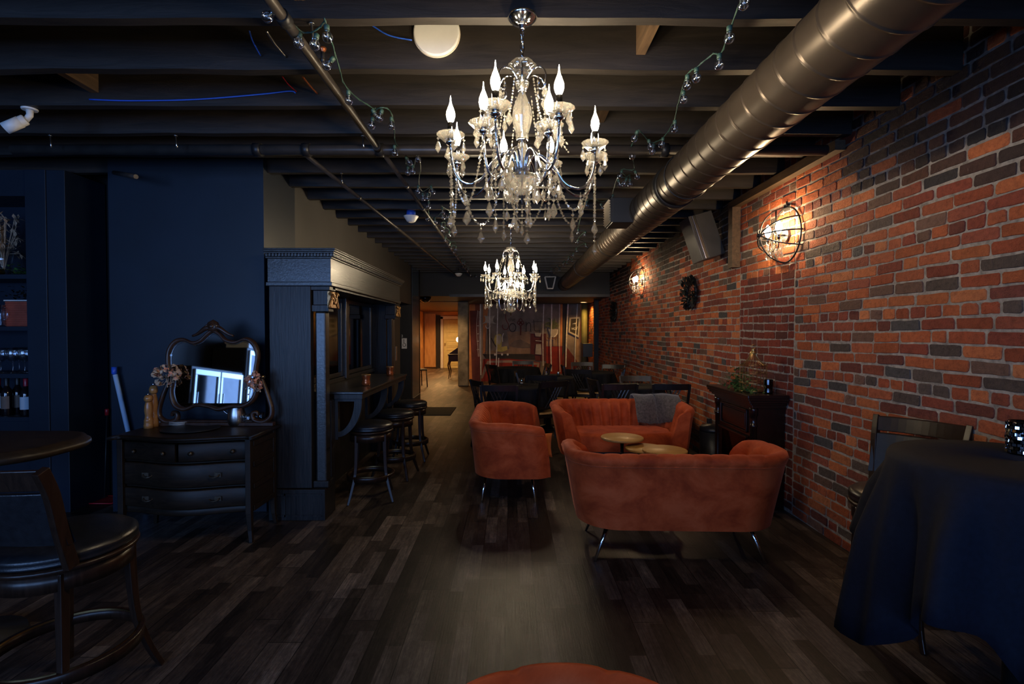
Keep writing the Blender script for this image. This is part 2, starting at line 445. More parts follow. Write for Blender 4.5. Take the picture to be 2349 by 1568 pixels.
def brick_wall():
    h, L, mo = .0675, .208, .012
    v = []; f = []; mi = []; colr = []
    mb = MB()
    Y0, Y1, Z1 = -3.0, 20.0, TOP
    mb.box(XR + .003, XR + .25, Y0, Y1, 0, Z1 + .02, 0)
    nb0 = len(mb.f)
    tones = []
    pal = [(.33, .085, .032), (.38, .11, .04), (.27, .062, .027), (.20, .046, .027), (.145, .042, .030), (.42, .14, .055), (.30, .08, .035),
           (.13, .07, .05), (.085, .062, .052), (.06, .055, .055), (.23, .06, .034)]
    wts = [14, 10, 14, 12, 8, 6, 12, 7, 6, 5, 10]
    ipal = [(.17, .032, .02), (.14, .028, .018), (.20, .04, .023), (.12, .035, .025), (.10, .03, .024)]
    nrow = int(Z1 / h) + 1
    segs = [(Y0, 3.93, 0), (3.93, 4.87, 1), (4.87, Y1, 0)]
    for r in range(nrow):
        for a, b, inf in segs:
            z0 = r * h
            if inf and z0 > 1.84: inf2 = False
            else: inf2 = bool(inf)
            hdr = (r % 6 == 4)
            LL = (L * .5 if hdr else L) * (.93 if inf2 else 1)
            y = a - (rnd.random() * LL if not inf2 else rnd.choice((0, LL / 2)))
            if not inf2: y = a - (LL * (.5 if r % 2 else 0)) - rnd.random() * .03
            yend = b
            zo = (.012 if inf2 else 0)
            while y < yend:
                ll = LL * rnd.uniform(.94, 1.05)
                if rnd.random() < .07 and not hdr: ll *= .5
                ya, yb = max(y, a), min(y + ll, yend)
                if inf2: ya, yb = max(ya, a + .006), min(yb, yend - .006)
                y += ll
                if yb - ya < .035: continue
                q = rnd.uniform(-.001, .0045)
                g = mo / 2
                j = lambda s=.0034: rnd.uniform(-s, s)
                # slow waviness of the old courses
                def wz(yy): return .006 * math.sin(yy * 1.9 + r * .15) + .003 * math.sin(yy * 5.1 + r)
                za, zb = z0 + g + zo, z0 + h - g + zo
                if zb > Z1 + .01: continue
                co = [(ya + g + j(), za + j()), (yb - g + j(), za + j()), (yb - g + j(), zb + j()), (ya + g + j(), zb + j())]
                # 12 point outline with knocked-off corners
                out = []
                e = rnd.uniform(.004, .009)
                for k in range(4):
                    p, pn, pp = Vector(co[k]), Vector(co[(k + 1) % 4]), Vector(co[k - 1])
                    e = rnd.uniform(.002, .011)
                    out.append(p + (pp - p).normalized() * e); out.append(p + (pn - p).normalized() * e)
                    for f_ in ((.25, .5, .75) if k % 2 == 0 else (.5,)):
                        out.append(p.lerp(pn, f_) + Vector((j(.0022), j(.0022))))
                NB = len(out)
                cx = sum((p.x for p in out)) / NB; cy = sum((p.y for p in out)) / NB
                o = len(mb.v)
                for s_, dx in ((1.0, XR + .007), (1.0, XR - q + .003), (.0, XR - q)):
                    for p in out:
                        if s_ == 0:
                            d = Vector((p.x - cx, p.y - cy)); d = d - d.normalized() * .0032
                            yy, zz = cx + d.x, cy + d.y
                        else: yy, zz = p.x, p.y
                        mb.v.append((dx, yy, zz + wz(yy)))
                n = NB
                for lev in (0, 1):
                    for k in range(n):
                        kk = (k + 1) % n
                        mb.f.append((o + lev * n + k, o + (lev + 1) * n + k, o + (lev + 1) * n + kk, o + lev * n + kk)); mb.m.append(1); mb.s.append(False)
                mb.f.append(tuple(o + 2 * n + k for k in reversed(range(n)))); mb.m.append(1); mb.s.append(False)
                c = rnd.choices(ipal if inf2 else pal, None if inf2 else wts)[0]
                u = rnd.uniform(.92, 1.36)
                ym = (ya + yb) / 2
                # the old dark paint left along the top of the wall
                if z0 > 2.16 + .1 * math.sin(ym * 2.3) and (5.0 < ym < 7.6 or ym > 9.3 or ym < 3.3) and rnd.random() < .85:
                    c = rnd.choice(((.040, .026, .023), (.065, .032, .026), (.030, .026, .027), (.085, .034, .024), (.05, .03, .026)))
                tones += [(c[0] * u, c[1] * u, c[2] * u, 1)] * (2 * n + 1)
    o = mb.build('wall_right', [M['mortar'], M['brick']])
    me = o.data
    ca = me.color_attributes.new('tone', 'BYTE_COLOR', 'CORNER')
    buf = []
    for p in me.polygons:
        c = (1, 1, 1, 1) if p.index < nb0 else tones[p.index - nb0]
        buf += [x for _ in range(p.loop_total) for x in c]
    ca = me.color_attributes['tone']
    ca.data.foreach_set('color', buf)
    struct(o)
brick_wall()

# left side
sbox('wall_left', M['black_wall'], -5.4, -5.2, -3.0, 4.4, 0, TOP)
sbox('wall_recess', M['black_wall'], -5.4, -3.14, 4.42, 4.6, 0, TOP)
struct(MB().box(-3.14, -1.93, 4.02, 4.6, 0, TOP).build('wall_blue', M['blue_wall']))
struct(MB().box(-2.1, -1.93, 4.6, 8.92, 0, TOP).box(-2.1, -1.93, 8.92, 9.9, 1.94, TOP).build('wall_grey', M['grey_wall']))
# lift recess with its black far jamb
struct(MB().box(-2.5, -1.93, 9.9, 10.0, 0, TOP).box(-2.5, -2.45, 8.9, 9.9, 0, TOP).build('wall_lift', M['black_wall']))
struct(MB().box(-2.1, -1.925, 10.0, 10.72, 0, TOP).build('wall_lift_side', M['navy_gloss']))
sbox('baseboard_lift', M['blue_wall'], -1.925, -1.90, 10.0, 10.74, 0, .12, .004)
sbox('wall_hall_left', M['hall'], -3.5, -3.4, 10.0, 20.3, 0, 2.3)
sbox('wall_hall_return', M['black_wall'], -3.5, -1.93, 10.74, 10.9, 0, TOP)
sbox('wall_hall_end', M['hall'], -3.5, -.9, 20.0, 20.2, 0, 2.3)
sbox('wall_hall_right', M['hall'], -1.26, -1.16, 14.7, 20.0, 0, 2.3)
sbox('wall_mural', M['concrete'], -1.26, XR, 14.62, 14.75, 0, 2.3)
# the dropped ceiling over the far end
struct(MB().box(-3.5, XR, 11.3, 20.3, 2.2, TOP + .1).build('ceiling_dropped', M['black_wall']))
sbox('ceiling_hall', M['hall_ceiling'], -3.4, -1.16, 13.3, 20.0, 2.185, 2.2)
struct(MB().box(-1.35, XR, 11.27, 11.30, 2.18, 2.24).build('trim_1', M['blackmetal']))
# wall behind the camera, with the two shop windows that light the room
WIN = [(-4.6, -2.9), (-2.5, -.6), (.1, 1.75)]
wb = MB().box(-5.4, 2.4, -3.2, -3.0, 0, .55).box(-5.4, 2.4, -3.2, -3.0, 2.45, TOP)
xs = [-5.4] + [q for w in WIN for q in w] + [2.4]
for i in range(0, len(xs), 2):
    wb.box(xs[i], xs[i + 1], -3.2, -3.0, .55, 2.45)
struct(wb.build('wall_front', M['black_wall']))
for i, (a, b) in enumerate(WIN):
    fr = MB()
    for (u0, u1, v0, v1) in ((a, b, .55, .6), (a, b, 2.4, 2.45), (a, a + .05, .6, 2.4), (b - .05, b, .6, 2.4), ((a + b) / 2 - .02, (a + b) / 2 + .02, .6, 2.4)):
        fr.box(u0, u1, -3.14, -3.06, v0, v1)
    o = struct(fr.build('window_%d' % (i + 1), M['cab']))

# joists
TR = 2
for k in range(-12, 24):
    y = 2.09 + .4 * k
    if y > 11.2: break
    j = random.Random(k)
    mb = MB()
    # slightly wavy lower edge from wear
    xs = [-5.3 + i * .31 for i in range(25)] + [XR + (.05 if k > 3 else .1)]
    rows = []
    za = [JZ + j.uniform(-.004, .005) for _ in xs]
    for x, z in zip(xs, za):
        rows.append([(x, y, TOP), (x, y, z), (x, y + .052, z + j.uniform(-.002, .002)), (x, y + .052, TOP)])
    mb.grid(rows, sm=False)
    struct(mb.build('trim_%d' % TR, M['joist'])); TR += 1
# bridging blocks between joists
for (px, py, Y) in ((1497, 110, 2.28), (1390, 250, 3.1), (640, 20, 1.9), (150, 190, 2.7)):
    p = at(px, py, Y)
    k0 = math.floor((Y - 2.09) / .4)
    ya, yb = 2.09 + .4 * k0 + .053, 2.09 + .4 * (k0 + 1) - .001
    struct(MB().box(p.x - .022, p.x + .022, ya, yb, 2.75, TOP).build('trim_%d' % TR, M['joist_raw'])); TR += 1
struct(MB().box(XR - .07, XR - .003, 3.35, 5.0, 2.60, 2.665).build('trim_%d' % TR, M['joist_raw'])); TR += 1
struct(MB().box(XR - .08, XR - .003, 4.87, 4.96, 2.03, 2.60).build('trim_%d' % TR, M['joist_raw'])); TR += 1

# columns by the mural
struct(MB().box(-1.37, -1.10, 13.2, 13.5, 0, 2.2).build('trim_%d' % TR, M['concrete'], bevel=.03)); TR += 1
struct(MB().lathe([(.085, 0), (.085, 2.2)], (2.04, 14.2, 0), 20).build('trim_%d' % TR, M['green_strip'])); TR += 1

struct(MB().box(XR - .11, XR, 12.72, 12.80, 0, 2.2).build('trim_%d' % TR, M['black_wall'])); TR += 1  # added fin that shades the nearer bricks from the alcove downlight
# hall end: door, casing, timber panel
d = thing('door_1', 'cream yellow five panel door at the end of the far hallway', 'door', (-2.2, 19.96, 0))
d['kind'] = 'structure'
mb = MB().box(-.42, .42, -.03, .02, 0, 1.88)
for k in range(5):
    z = .12 + k * .345
    for u0, u1, v0, v1 in ((-.3, .3, z, z + .012), (-.3, .3, z + .228, z + .24), (-.3, -.288, z, z + .24), (.288, .3, z, z + .24)):
        mb.box(u0, u1, -.045, -.028, v0, v1)
    mb.box(-.25, .25, -.042, -.028, z + .05, z + .19)
mb.build('door_panel', M['door_y'], d, bevel=.004)
MB().tube([(-.36, -.04, .95), (-.36, -.09, .95)], .012).ball((-.36, -.105, .95), .03).build('door_handle', M['brass'], d)
struct(MB().box(-2.74, -2.64, 19.93, 20.0, 0, 2.0).box(-2.74, -1.7, 19.93, 20.0, 1.9, 2.02).box(-1.76, -1.66, 19.93, 20, 0, 2.0).build('trim_%d' % TR, M['white'], bevel=.005)); TR += 1
struct(MB().box(-2.90, -2.76, 19.85, 20.0, 0, 2.05).build('trim_%d' % TR, M['black_wall'])); TR += 1
struct(MB().box(-3.36, -2.92, 19.9, 20.0, .04, 2.12).build('trim_%d' % TR, M['hallwood'], bevel=.004)); TR += 1
struct(MB().box(-3.4, -3.33, 17.5, 17.7, 0, 2.15).build('trim_%d' % TR, M['hallwood'], bevel=.004)); TR += 1
# ================================================================= CEILING SERVICES
def dz(py, z):  # depth of a pixel row for a known height
    return atz(1172, py, z).y
# spiral duct
DX, DZ, DR = 1.165, 2.45, .148
du = thing('spiral_duct', 'bronze painted round spiral duct running under the joists along the brick wall', 'duct', (DX, 0, DZ))
def duct_seg(y0, y1, r, pitch):
    mb = MB()
    prof = [(r - .012, y0), (r, y0 + .01)]
    y = y0 + .06
    while y < y1 - .03:
        prof += [(r, y - .012), (r, y - .006), (r + .0035, y - .003), (r + .0035, y + .003), (r, y + .006), (r, y + .012)]
        y += pitch
    prof += [(r, y1 - .01), (r - .012, y1)]
    n = 48
    rows = []
    for (q, yy) in prof:
        # the seam climbs like a helix
        rows.append([(q * math.cos(2 * PI * k / n), yy + .05 * math.sin(2 * PI * k / n) * (0 if yy < y0 + .03 or yy > y1 - .03 else 1), q * math.sin(2 * PI * k / n)) for k in range(n)])
    mb.grid(rows, cu=True)
    return mb
duct_seg(-1.0, 3.62, DR, .14).build('duct_section', M['duct'], du)
duct_seg(3.66, 5.95, DR + .008, .125).build('duct_section', M['duct'], du)
duct_seg(5.99, 10.6, DR - .004, .12).build('duct_section', M['duct'], du)
duct_seg(10.64, 11.3, DR - .01, .3).build('duct_section', M['duct'], du)
for y, r in ((3.64, DR + .012), (5.97, DR + .010), (10.62, DR + .006)):
    MB().grid([[(q * math.cos(2 * PI * k / 40), yy, q * math.sin(2 * PI * k / 40)) for k in range(40)] for q, yy in ((r - .03, y - .03), (r, y - .03), (r, y + .03), (r - .03, y + .03))], cu=True).build('duct_collar', M['blackmetal'], du)
for y in (1.0, 3.4, 5.7, 8.2):
    MB().tube([(0, y, DR), (0, y, JZ - DZ)], .004).tube([(math.cos(a) * (DR + .006), y, math.sin(a) * (DR + .006)) for a in [2 * PI * i / 32 for i in range(32)]], .005, 6, True).build('hanger', M['blackmetal'], du)
g = MB().box(-.30, -.10, 4.38, 4.66, -.10, .11).build('register_box', M['black_pl'], du, bevel=.004)
mb = MB().box(-.315, -.30, 4.385, 4.655, -.095, .105)
for k in range(9):
    z = -.085 + k * .0215
    mb.cbox((-.322, 4.52, z + .006), (.022, .25, .003), 1, Matrix.Rotation(R(35), 3, 'Y'))
mb.build('louvre_grille', [M['black_pl'], M['steel']], g)

# sprinkler pipes
def pipe_thing(name, label, pts, r, couplings, m='pipe'):
    t = thing(name, label, 'pipe', pts[0])
    o = Vector(pts[0]); P = [Vector(p) - o for p in pts]
    MB().tube(P, r, 14).build('pipe_run', M[m], t)
    for c in couplings:
        a, b = P[0], P[-1]; d = (b - a).normalized(); q = a + (b - a) * c
        MB().tube([q - d * .025, q + d * .025], r * 1.3, 14).build('coupling', M['blackmetal'], t)
    return t
pipe_thing('sprinkler_pipe', 'black sprinkler pipe running along the ceiling past the chandeliers, nearest of the pipes', [(-.876, .6, 2.625), (-.876, 3.40, 2.625)], .022, (.5, .99))
pipe_thing('sprinkler_pipe', 'long thin sprinkler pipe running away beside the left light string', [(-.86, 3.46, 2.62), (-.86, 11.25, 2.62)], .016, (.1, .2, .3, .45, .6, .8))
pipe_thing('sprinkler_pipe', 'bronze sprinkler pipe running away above the dark back bar', [(-1.385, 3.46, 2.61), (-1.16, 10.9, 2.61)], .016, (.15, .33, .5, .7))
pipe_thing('sprinkler_pipe', 'thick black sprinkler main crossing the room from side to side', [(-3.3, 3.43, 2.625), (2.1, 3.43, 2.625)], .034, (.3, .36, .45, .8))
pipe_thing('sprinkler_pipe', 'short black pipe stub sticking out of the recess above the navy wall', [at(262, 396, 4.0), at(312, 405, 3.72)], .016, ())

# ceiling disc, detectors, camera
p = at(1001, 80, 2.47)
t = thing('wireless_access_point', 'round white disc fixed to a joist face left of the near chandelier', 'access point', (p.x, 2.488, 2.845))
MB().prism([(.11 * math.cos(2 * PI * k / 48), .11 * math.sin(2 * PI * k / 48)) for k in range(48)], -.022, 0).build('disc', M['white'], t, bevel=.006)
MB().prism([(.113 * math.cos(2 * PI * k / 48), .113 * math.sin(2 * PI * k / 48)) for k in range(48)], -.010, 0).build('rim', M['cream'], t)
def cable(label, pts, r, m, name='cable', cat='cable'):
    return tag(MB().tube(smoothpath(pts, 5), r, 6).build(name, M[m]), label, cat)
cable('blue cable running from behind the near joist to the round white disc', [at(845, 62, 2.45) - Vector((0, 0, -.02)), at(890, 80, 2.46), at(945, 92, 2.47)], .0035, 'blue_pl')
cable('blue cable stapled along a joist face above the navy wall', [at(205, 228, 2.882), at(300, 231, 2.880), at(450, 228, 2.880), at(600, 216, 2.880), at(665, 209, 2.880), at(678, 214, 2.886)], .0042, 'blue_pl')
cable('short blue cable end dropping between two joists at upper left', [at(572, 71, 2.34), at(580, 95, 2.40), at(598, 128, 2.482)], .0035, 'blue_pl')
cable('flexible metal conduit sloping between two joists left of the main pipe', [at(611, 71, 2.34), at(630, 100, 2.41), at(655, 130, 2.482)], .006, 'steel', 'conduit', 'conduit')
cable('bare copper conduit end between joists beside the main pipe', [at(695, 177, 2.72), at(710, 196, 2.80), at(727, 214, 2.88)], .006, 'copper', 'conduit', 'conduit')
cable('thin dark red wire dropping across the gap right of the blue cable end', [at(648, 176, 2.72), at(662, 194, 2.80), at(680, 210, 2.88)], .0028, 'red_pl')

def camera_thing():
    p = at(68, 250, 2.93)
    t = thing('security_camera', 'white bullet security camera hanging under a joist at far left', 'security camera', (p.x, 2.93, JZ))
    MB().lathe([(.045, -.012), (.048, -.004), (.048, 0)], (0, 0, 0), 24).build('mount_plate', M['white'], t)
    t.scale = (.8, .8, .8)
    MB().tube([(0, 0, -.01), (.005, -.005, -.05), (-.01, -.02, -.09)], [.022, .02, .018], 14).build('bracket', M['white'], t)
    Mx = Matrix.Translation((-.055, -.05, -.14)) @ Matrix.Rotation(R(24), 4, 'Z') @ Matrix.Rotation(R(118), 4, 'Y')
    b = MB(); b.T = Matrix.Translation((-.05, -.05, -.125)) @ Vector((-.75, -.35, -.6)).to_track_quat('Z', 'Y').to_matrix().to_4x4()
    b.lathe([(.030, -.065), (.036, -.06), (.036, .05), (.038, .06), (.030, .06)], (0, 0, 0), 24)
    o = b.build('housing', M['white'], t)
    c = MB(); c.T = b.T; c.lathe([(.0, .055), (.028, .057)], (0, 0, 0), 20).build('lens', M['black_pl'], o)
    s = MB(); s.T = b.T; s.lathe([(.039, -.03), (.039, .075), (.037, .075), (.037, -.03)], (0, 0, 0), 24).build('sun_hood', M['white'], o)
camera_thing()
p = at(943, 500, 5.4)
t = thing('smoke_detector', 'white smoke detector with a blue dust cap hanging left of the light string', 'smoke detector', (p.x, 5.4, p.z))
MB().lathe([(.028, -.045), (.045, -.035), (.075, .012), (.078, .02), (.05, .026)], (0, 0, 0), 28).build('body', M['white'], t)
MB().lathe([(.05, .022), (.045, .075), (.0, .078)], (0, 0, 0), 20).build('dust_cap', M['blue_pl'], t)
MB().tube([(0, 0, .07), (0, 0, JZ - p.z)], .008).build('stem', M['blackmetal'], t)
p = at(1052, 629, 10.3)
t = thing('smoke_detector', 'small white smoke detector far back near the end of the left light string', 'smoke detector', (p.x, 10.3, p.z))
MB().lathe([(.03, -.04), (.05, -.02), (.075, .01), (.075, .02)], (0, 0, 0), 20).build('body', M['white'], t)
MB().tube([(0, 0, .01), (0, 0, JZ - p.z)], .01).build('stem', M['blackmetal'], t)
p = at(1262, 646, 10.6)
t = thing('hanging_lantern', 'small white framed lantern hanging by the far end of the duct', 'lantern', (p.x, 10.6, p.z))
mb = MB()
for sx in (-1, 1):
    for sy in (-1, 1):
        mb.tube([(sx * .11, sy * .05, .10), (sx * .055, sy * .03, -.14)], .012)
mb.tube([(.055, .03, -.14), (-.055, .03, -.14), (-.055, -.03, -.14), (.055, -.03, -.14)], .012, 6, True).tube([(.11, .05, .1), (-.11, .05, .1), (-.11, -.05, .1), (.11, -.05, .1)], .008, 6, True)
mb.build('frame', M['white'], t)
MB().tube([(0, 0, .1), (0, 0, JZ - p.z)], .004).tube([(-.11, 0, .1), (.11, 0, .1)], .005).build('cord', M['blackmetal'], t)
p = at(975, 683, 11.6)
tag(MB().lathe([(.14, 0), (.13, -.05), (.09, -.10), (0.001, -.13)], (0, 0, 0), 28).build('dome_mirror', M['dmirror'], loc=(p.x, 11.6, 2.2)), 'dark glossy dome under the dropped ceiling at the hallway mouth', 'dome mirror')
# sprinkler head with orange cap under the second joist
p = at(749, 133, 2.5)
t = thing('sprinkler_head', 'brass sprinkler head with glowing orange cup beside the light string', 'sprinkler', (p.x, 2.45, p.z))
MB().lathe([(.008, -.03), (.008, .0), (.016, .012), (.018, .02)], (0, 0, 0), 16).build('nozzle', M['copper'], t)
MB().lathe([(.0, -.033), (.016, -.034)], (0, 0, 0), 16).build('deflector', M['brass'], t)
MB().tube([(0, 0, .02), (0, 0, JZ - p.z)], .009).build('stem', M['blackmetal'], t)
def hook(px, py, Y, lab, lean=0):
    p = at(px, py, Y)
    tag(MB().tube([(0, 0, .0), (.004, 0, -.05), (.006 + lean, 0, -.075)], .005, 6).lathe([(.012, .0), (.012, .004)], (0, 0, 0), 10).build('ceiling_hook', M['steel'], loc=(p.x, Y, JZ - .006)), lab, 'hook')
for q in ((403, 306, 3.32, 'small steel hook under a joist above the navy wall'), (115, 310, 3.32, 'small steel hook under a joist near the security camera'),
          (715, 60, 2.12, 'steel hook holding the light string beside the main pipe'), (832, 300, 3.32, 'small steel hook left of the corner where the pipes meet'),
          (783, 395, 4.1, 'steel hook under a joist above the bronze pipe')):
    hook(q[0], q[1], q[2], q[3])

# string lights --------------------------------------------------------------
def light_string(name_label, bulbs, zt, seed):
    rg = random.Random(seed)
    first = at(bulbs[0][0], bulbs[0][1], dz(bulbs[0][1], zt))
    root = thing('string_light', name_label, 'string lights', first)
    pts = []
    gm = MB().ball((0, 0, -.050), .0215, 16, 10)
    gm.lathe([(.012, -.032), (.010, -.020)], (0, 0, 0), 12)
    pb = None
    for i, b in enumerate(bulbs):
        px, py = b[0], b[1]
        p = atz(px, py, zt)
        pw = p + Vector((0, 0, .05))
        pts.append(pw - first + Vector((rg.uniform(-.01, .01), 0, rg.uniform(0, .012))))
        tilt = b[2] if len(b) > 2 else rg.uniform(-.5, .5)
        if pb is None:
            pb = gm.build('bulb', M['globe'], root); me = pb.data
            so = MB().lathe([(.0105, -.026), (.011, -.004), (.006, 0)], (0, 0, 0), 12).build('socket', M['green_wire'], pb); sm = so.data
            fi = MB().tube([(0, 0, -.025), (0, 0, -.045)], .0035, 6).tube([(-.006, 0, -.045), (0, 0, -.052), (.006, 0, -.045)], .0012, 5).build('filament', M['filament'], pb); fm = fi.data
            o = pb
        else:
            o = bpy.data.objects.new('bulb', me); COL.objects.link(o); o.parent = root
            for nm, d_ in (('socket', sm), ('filament', fm)):
                q = bpy.data.objects.new(nm, d_); COL.objects.link(q); q.parent = o
        o.location = pw - first; o.rotation_euler = (rg.uniform(-.3, .3), tilt, 0)
    # wire droops between clips fixed up at the joists
    wp = []
    for i, q in enumerate(pts):
        wp.append(q)
        if i % 4 == 2 and i + 1 < len(pts):
            m_ = (q + pts[i + 1]) / 2; wp.append(Vector((m_.x + .02, m_.y, JZ - first.z - .02)))
    MB().tube(smoothpath(wp, 4), .003, 5).tube([p + Vector((.004 * math.sin(i * 2.1), 0, .004 * math.cos(i * 2.1))) for i, p in enumerate(smoothpath(wp, 4))], .0025, 5).build('cord', M['green_wire'], root)
    return root
L1 = [(638, 52, .9), (688, 104, 0), (727, 106, .1), (749, 86, -.1), (767, 157, .8), (799, 229, 0), (853, 272, -.7), (855, 289), (877, 272, .3), (898, 288, 0), (905, 350, 0),
      (930, 375, -.6), (936, 397, 0), (948, 393, .1), (958, 366), (960, 438, .2), (970, 455, 0), (988, 440), (981, 455), (984, 474), (986, 505), (996, 510), (1012, 500), (1014, 487), (1033, 500),
      (1025, 516), (1012, 522), (1020, 531), (1031, 539), (1022, 552), (1033, 563), (1046, 572), (1036, 571), (1038, 580), (1049, 594), (1058, 604), (1062, 612), (1071, 622), (1066, 606), (1075, 618), (1078, 632), (1086, 640), (1092, 634)]
light_string('string of clear globe bulbs on green cord draped left of the chandeliers', L1, 2.58, 3)
L2 = [(1709, 15, .2), (1673, 88, 0), (1650, 149, 0), (1597, 180, 0), (1577, 195, 0), (1567, 231, 0), (1548, 295, 0), (1521, 334), (1500, 348), (1487, 338), (1463, 318), (1449, 361), (1456, 406), (1427, 406),
      (1445, 424), (1438, 423), (1417, 425), (1407, 459), (1400, 478), (1378, 478), (1346, 473), (1327, 534), (1344, 540), (1327, 557), (1343, 566), (1322, 577), (1316, 587), (1304, 595), (1312, 600), (1300, 605), (1290, 610), (1295, 606),
      (1284, 620), (1278, 614), (1270, 626), (1264, 622), (1262, 634), (1256, 640)]
light_string('string of clear globe bulbs on green cord draped between chandeliers and duct', L2, 2.58, 9)
# ================================================================= CHANDELIERS
def pendant_mb(sc=1.0):
    # faceted drop: bead on top, kite-shaped drop below, origin at the hanging point
    mb = MB()
    mb.tube([(0, 0, 0), (0, 0, -.012 * sc)], .0012, 4)
    mb.lathe([(.0005, -.010 * sc), (.0065 * sc, -.0165 * sc), (.0005, -.023 * sc)], (0, 0, 0), 7, sm=False)
    mb.lathe([(.0005, -.024 * sc), (.006 * sc, -.032 * sc), (.014 * sc, -.052 * sc), (.0145 * sc, -.057 * sc), (.0005, -.075 * sc)], (0, 0, 0), 8, sm=False, sy=.62)
    return mb
def strand_pts(a, b, sag, n=14):
    a, b = Vector(a), Vector(b)
    return [a.lerp(b, i / n) - Vector((0, 0, sag * 4 * (i / n) * (1 - i / n))) for i in range(n + 1)]
def strand(mb, pts, r=.0064, step=.0135):
    """faceted beads on a wire, every third one longer"""
    P = [Vector(p) for p in pts]; d = 0; nxt = 0; k = 0
    for i in range(len(P) - 1):
        L = (P[i + 1] - P[i]).length; t = (P[i + 1] - P[i]).normalized() if L > 0 else Vector((0, 0, 1))
        while nxt <= d + L:
            c = P[i] + t * (nxt - d)
            q = t.to_track_quat('Z', 'Y').to_matrix().to_4x4()
            old = mb.T; mb.T = Matrix.Translation(c) @ q
            e = 1.9 if k % 3 == 1 else 1.0
            mb.lathe([(.0004, -r * e), (r, 0), (.0004, r * e)], (0, 0, 0), 6, sm=False)
            mb.T = old; k += 1; nxt += step * (1.25 if k % 3 == 1 else 1)
        d += L
    return mb

GM = {}
def part(name, mb_or_mesh, m, parent, loc=(0, 0, 0), rz=0, rot=None):
    if isinstance(mb_or_mesh, MB):
        o = mb_or_mesh.build(name, m, parent)
    else:
        o = bpy.data.objects.new(name, mb_or_mesh); COL.objects.link(o); o.parent = parent
    o.location = loc
    o.rotation_euler = rot if rot else (0, 0, rz)
    return o

def shared(key, fn, m):
    if key not in GM:
        o = fn().build(key, m); GM[key] = o.data; bpy.data.objects.remove(o)
    return GM[key]

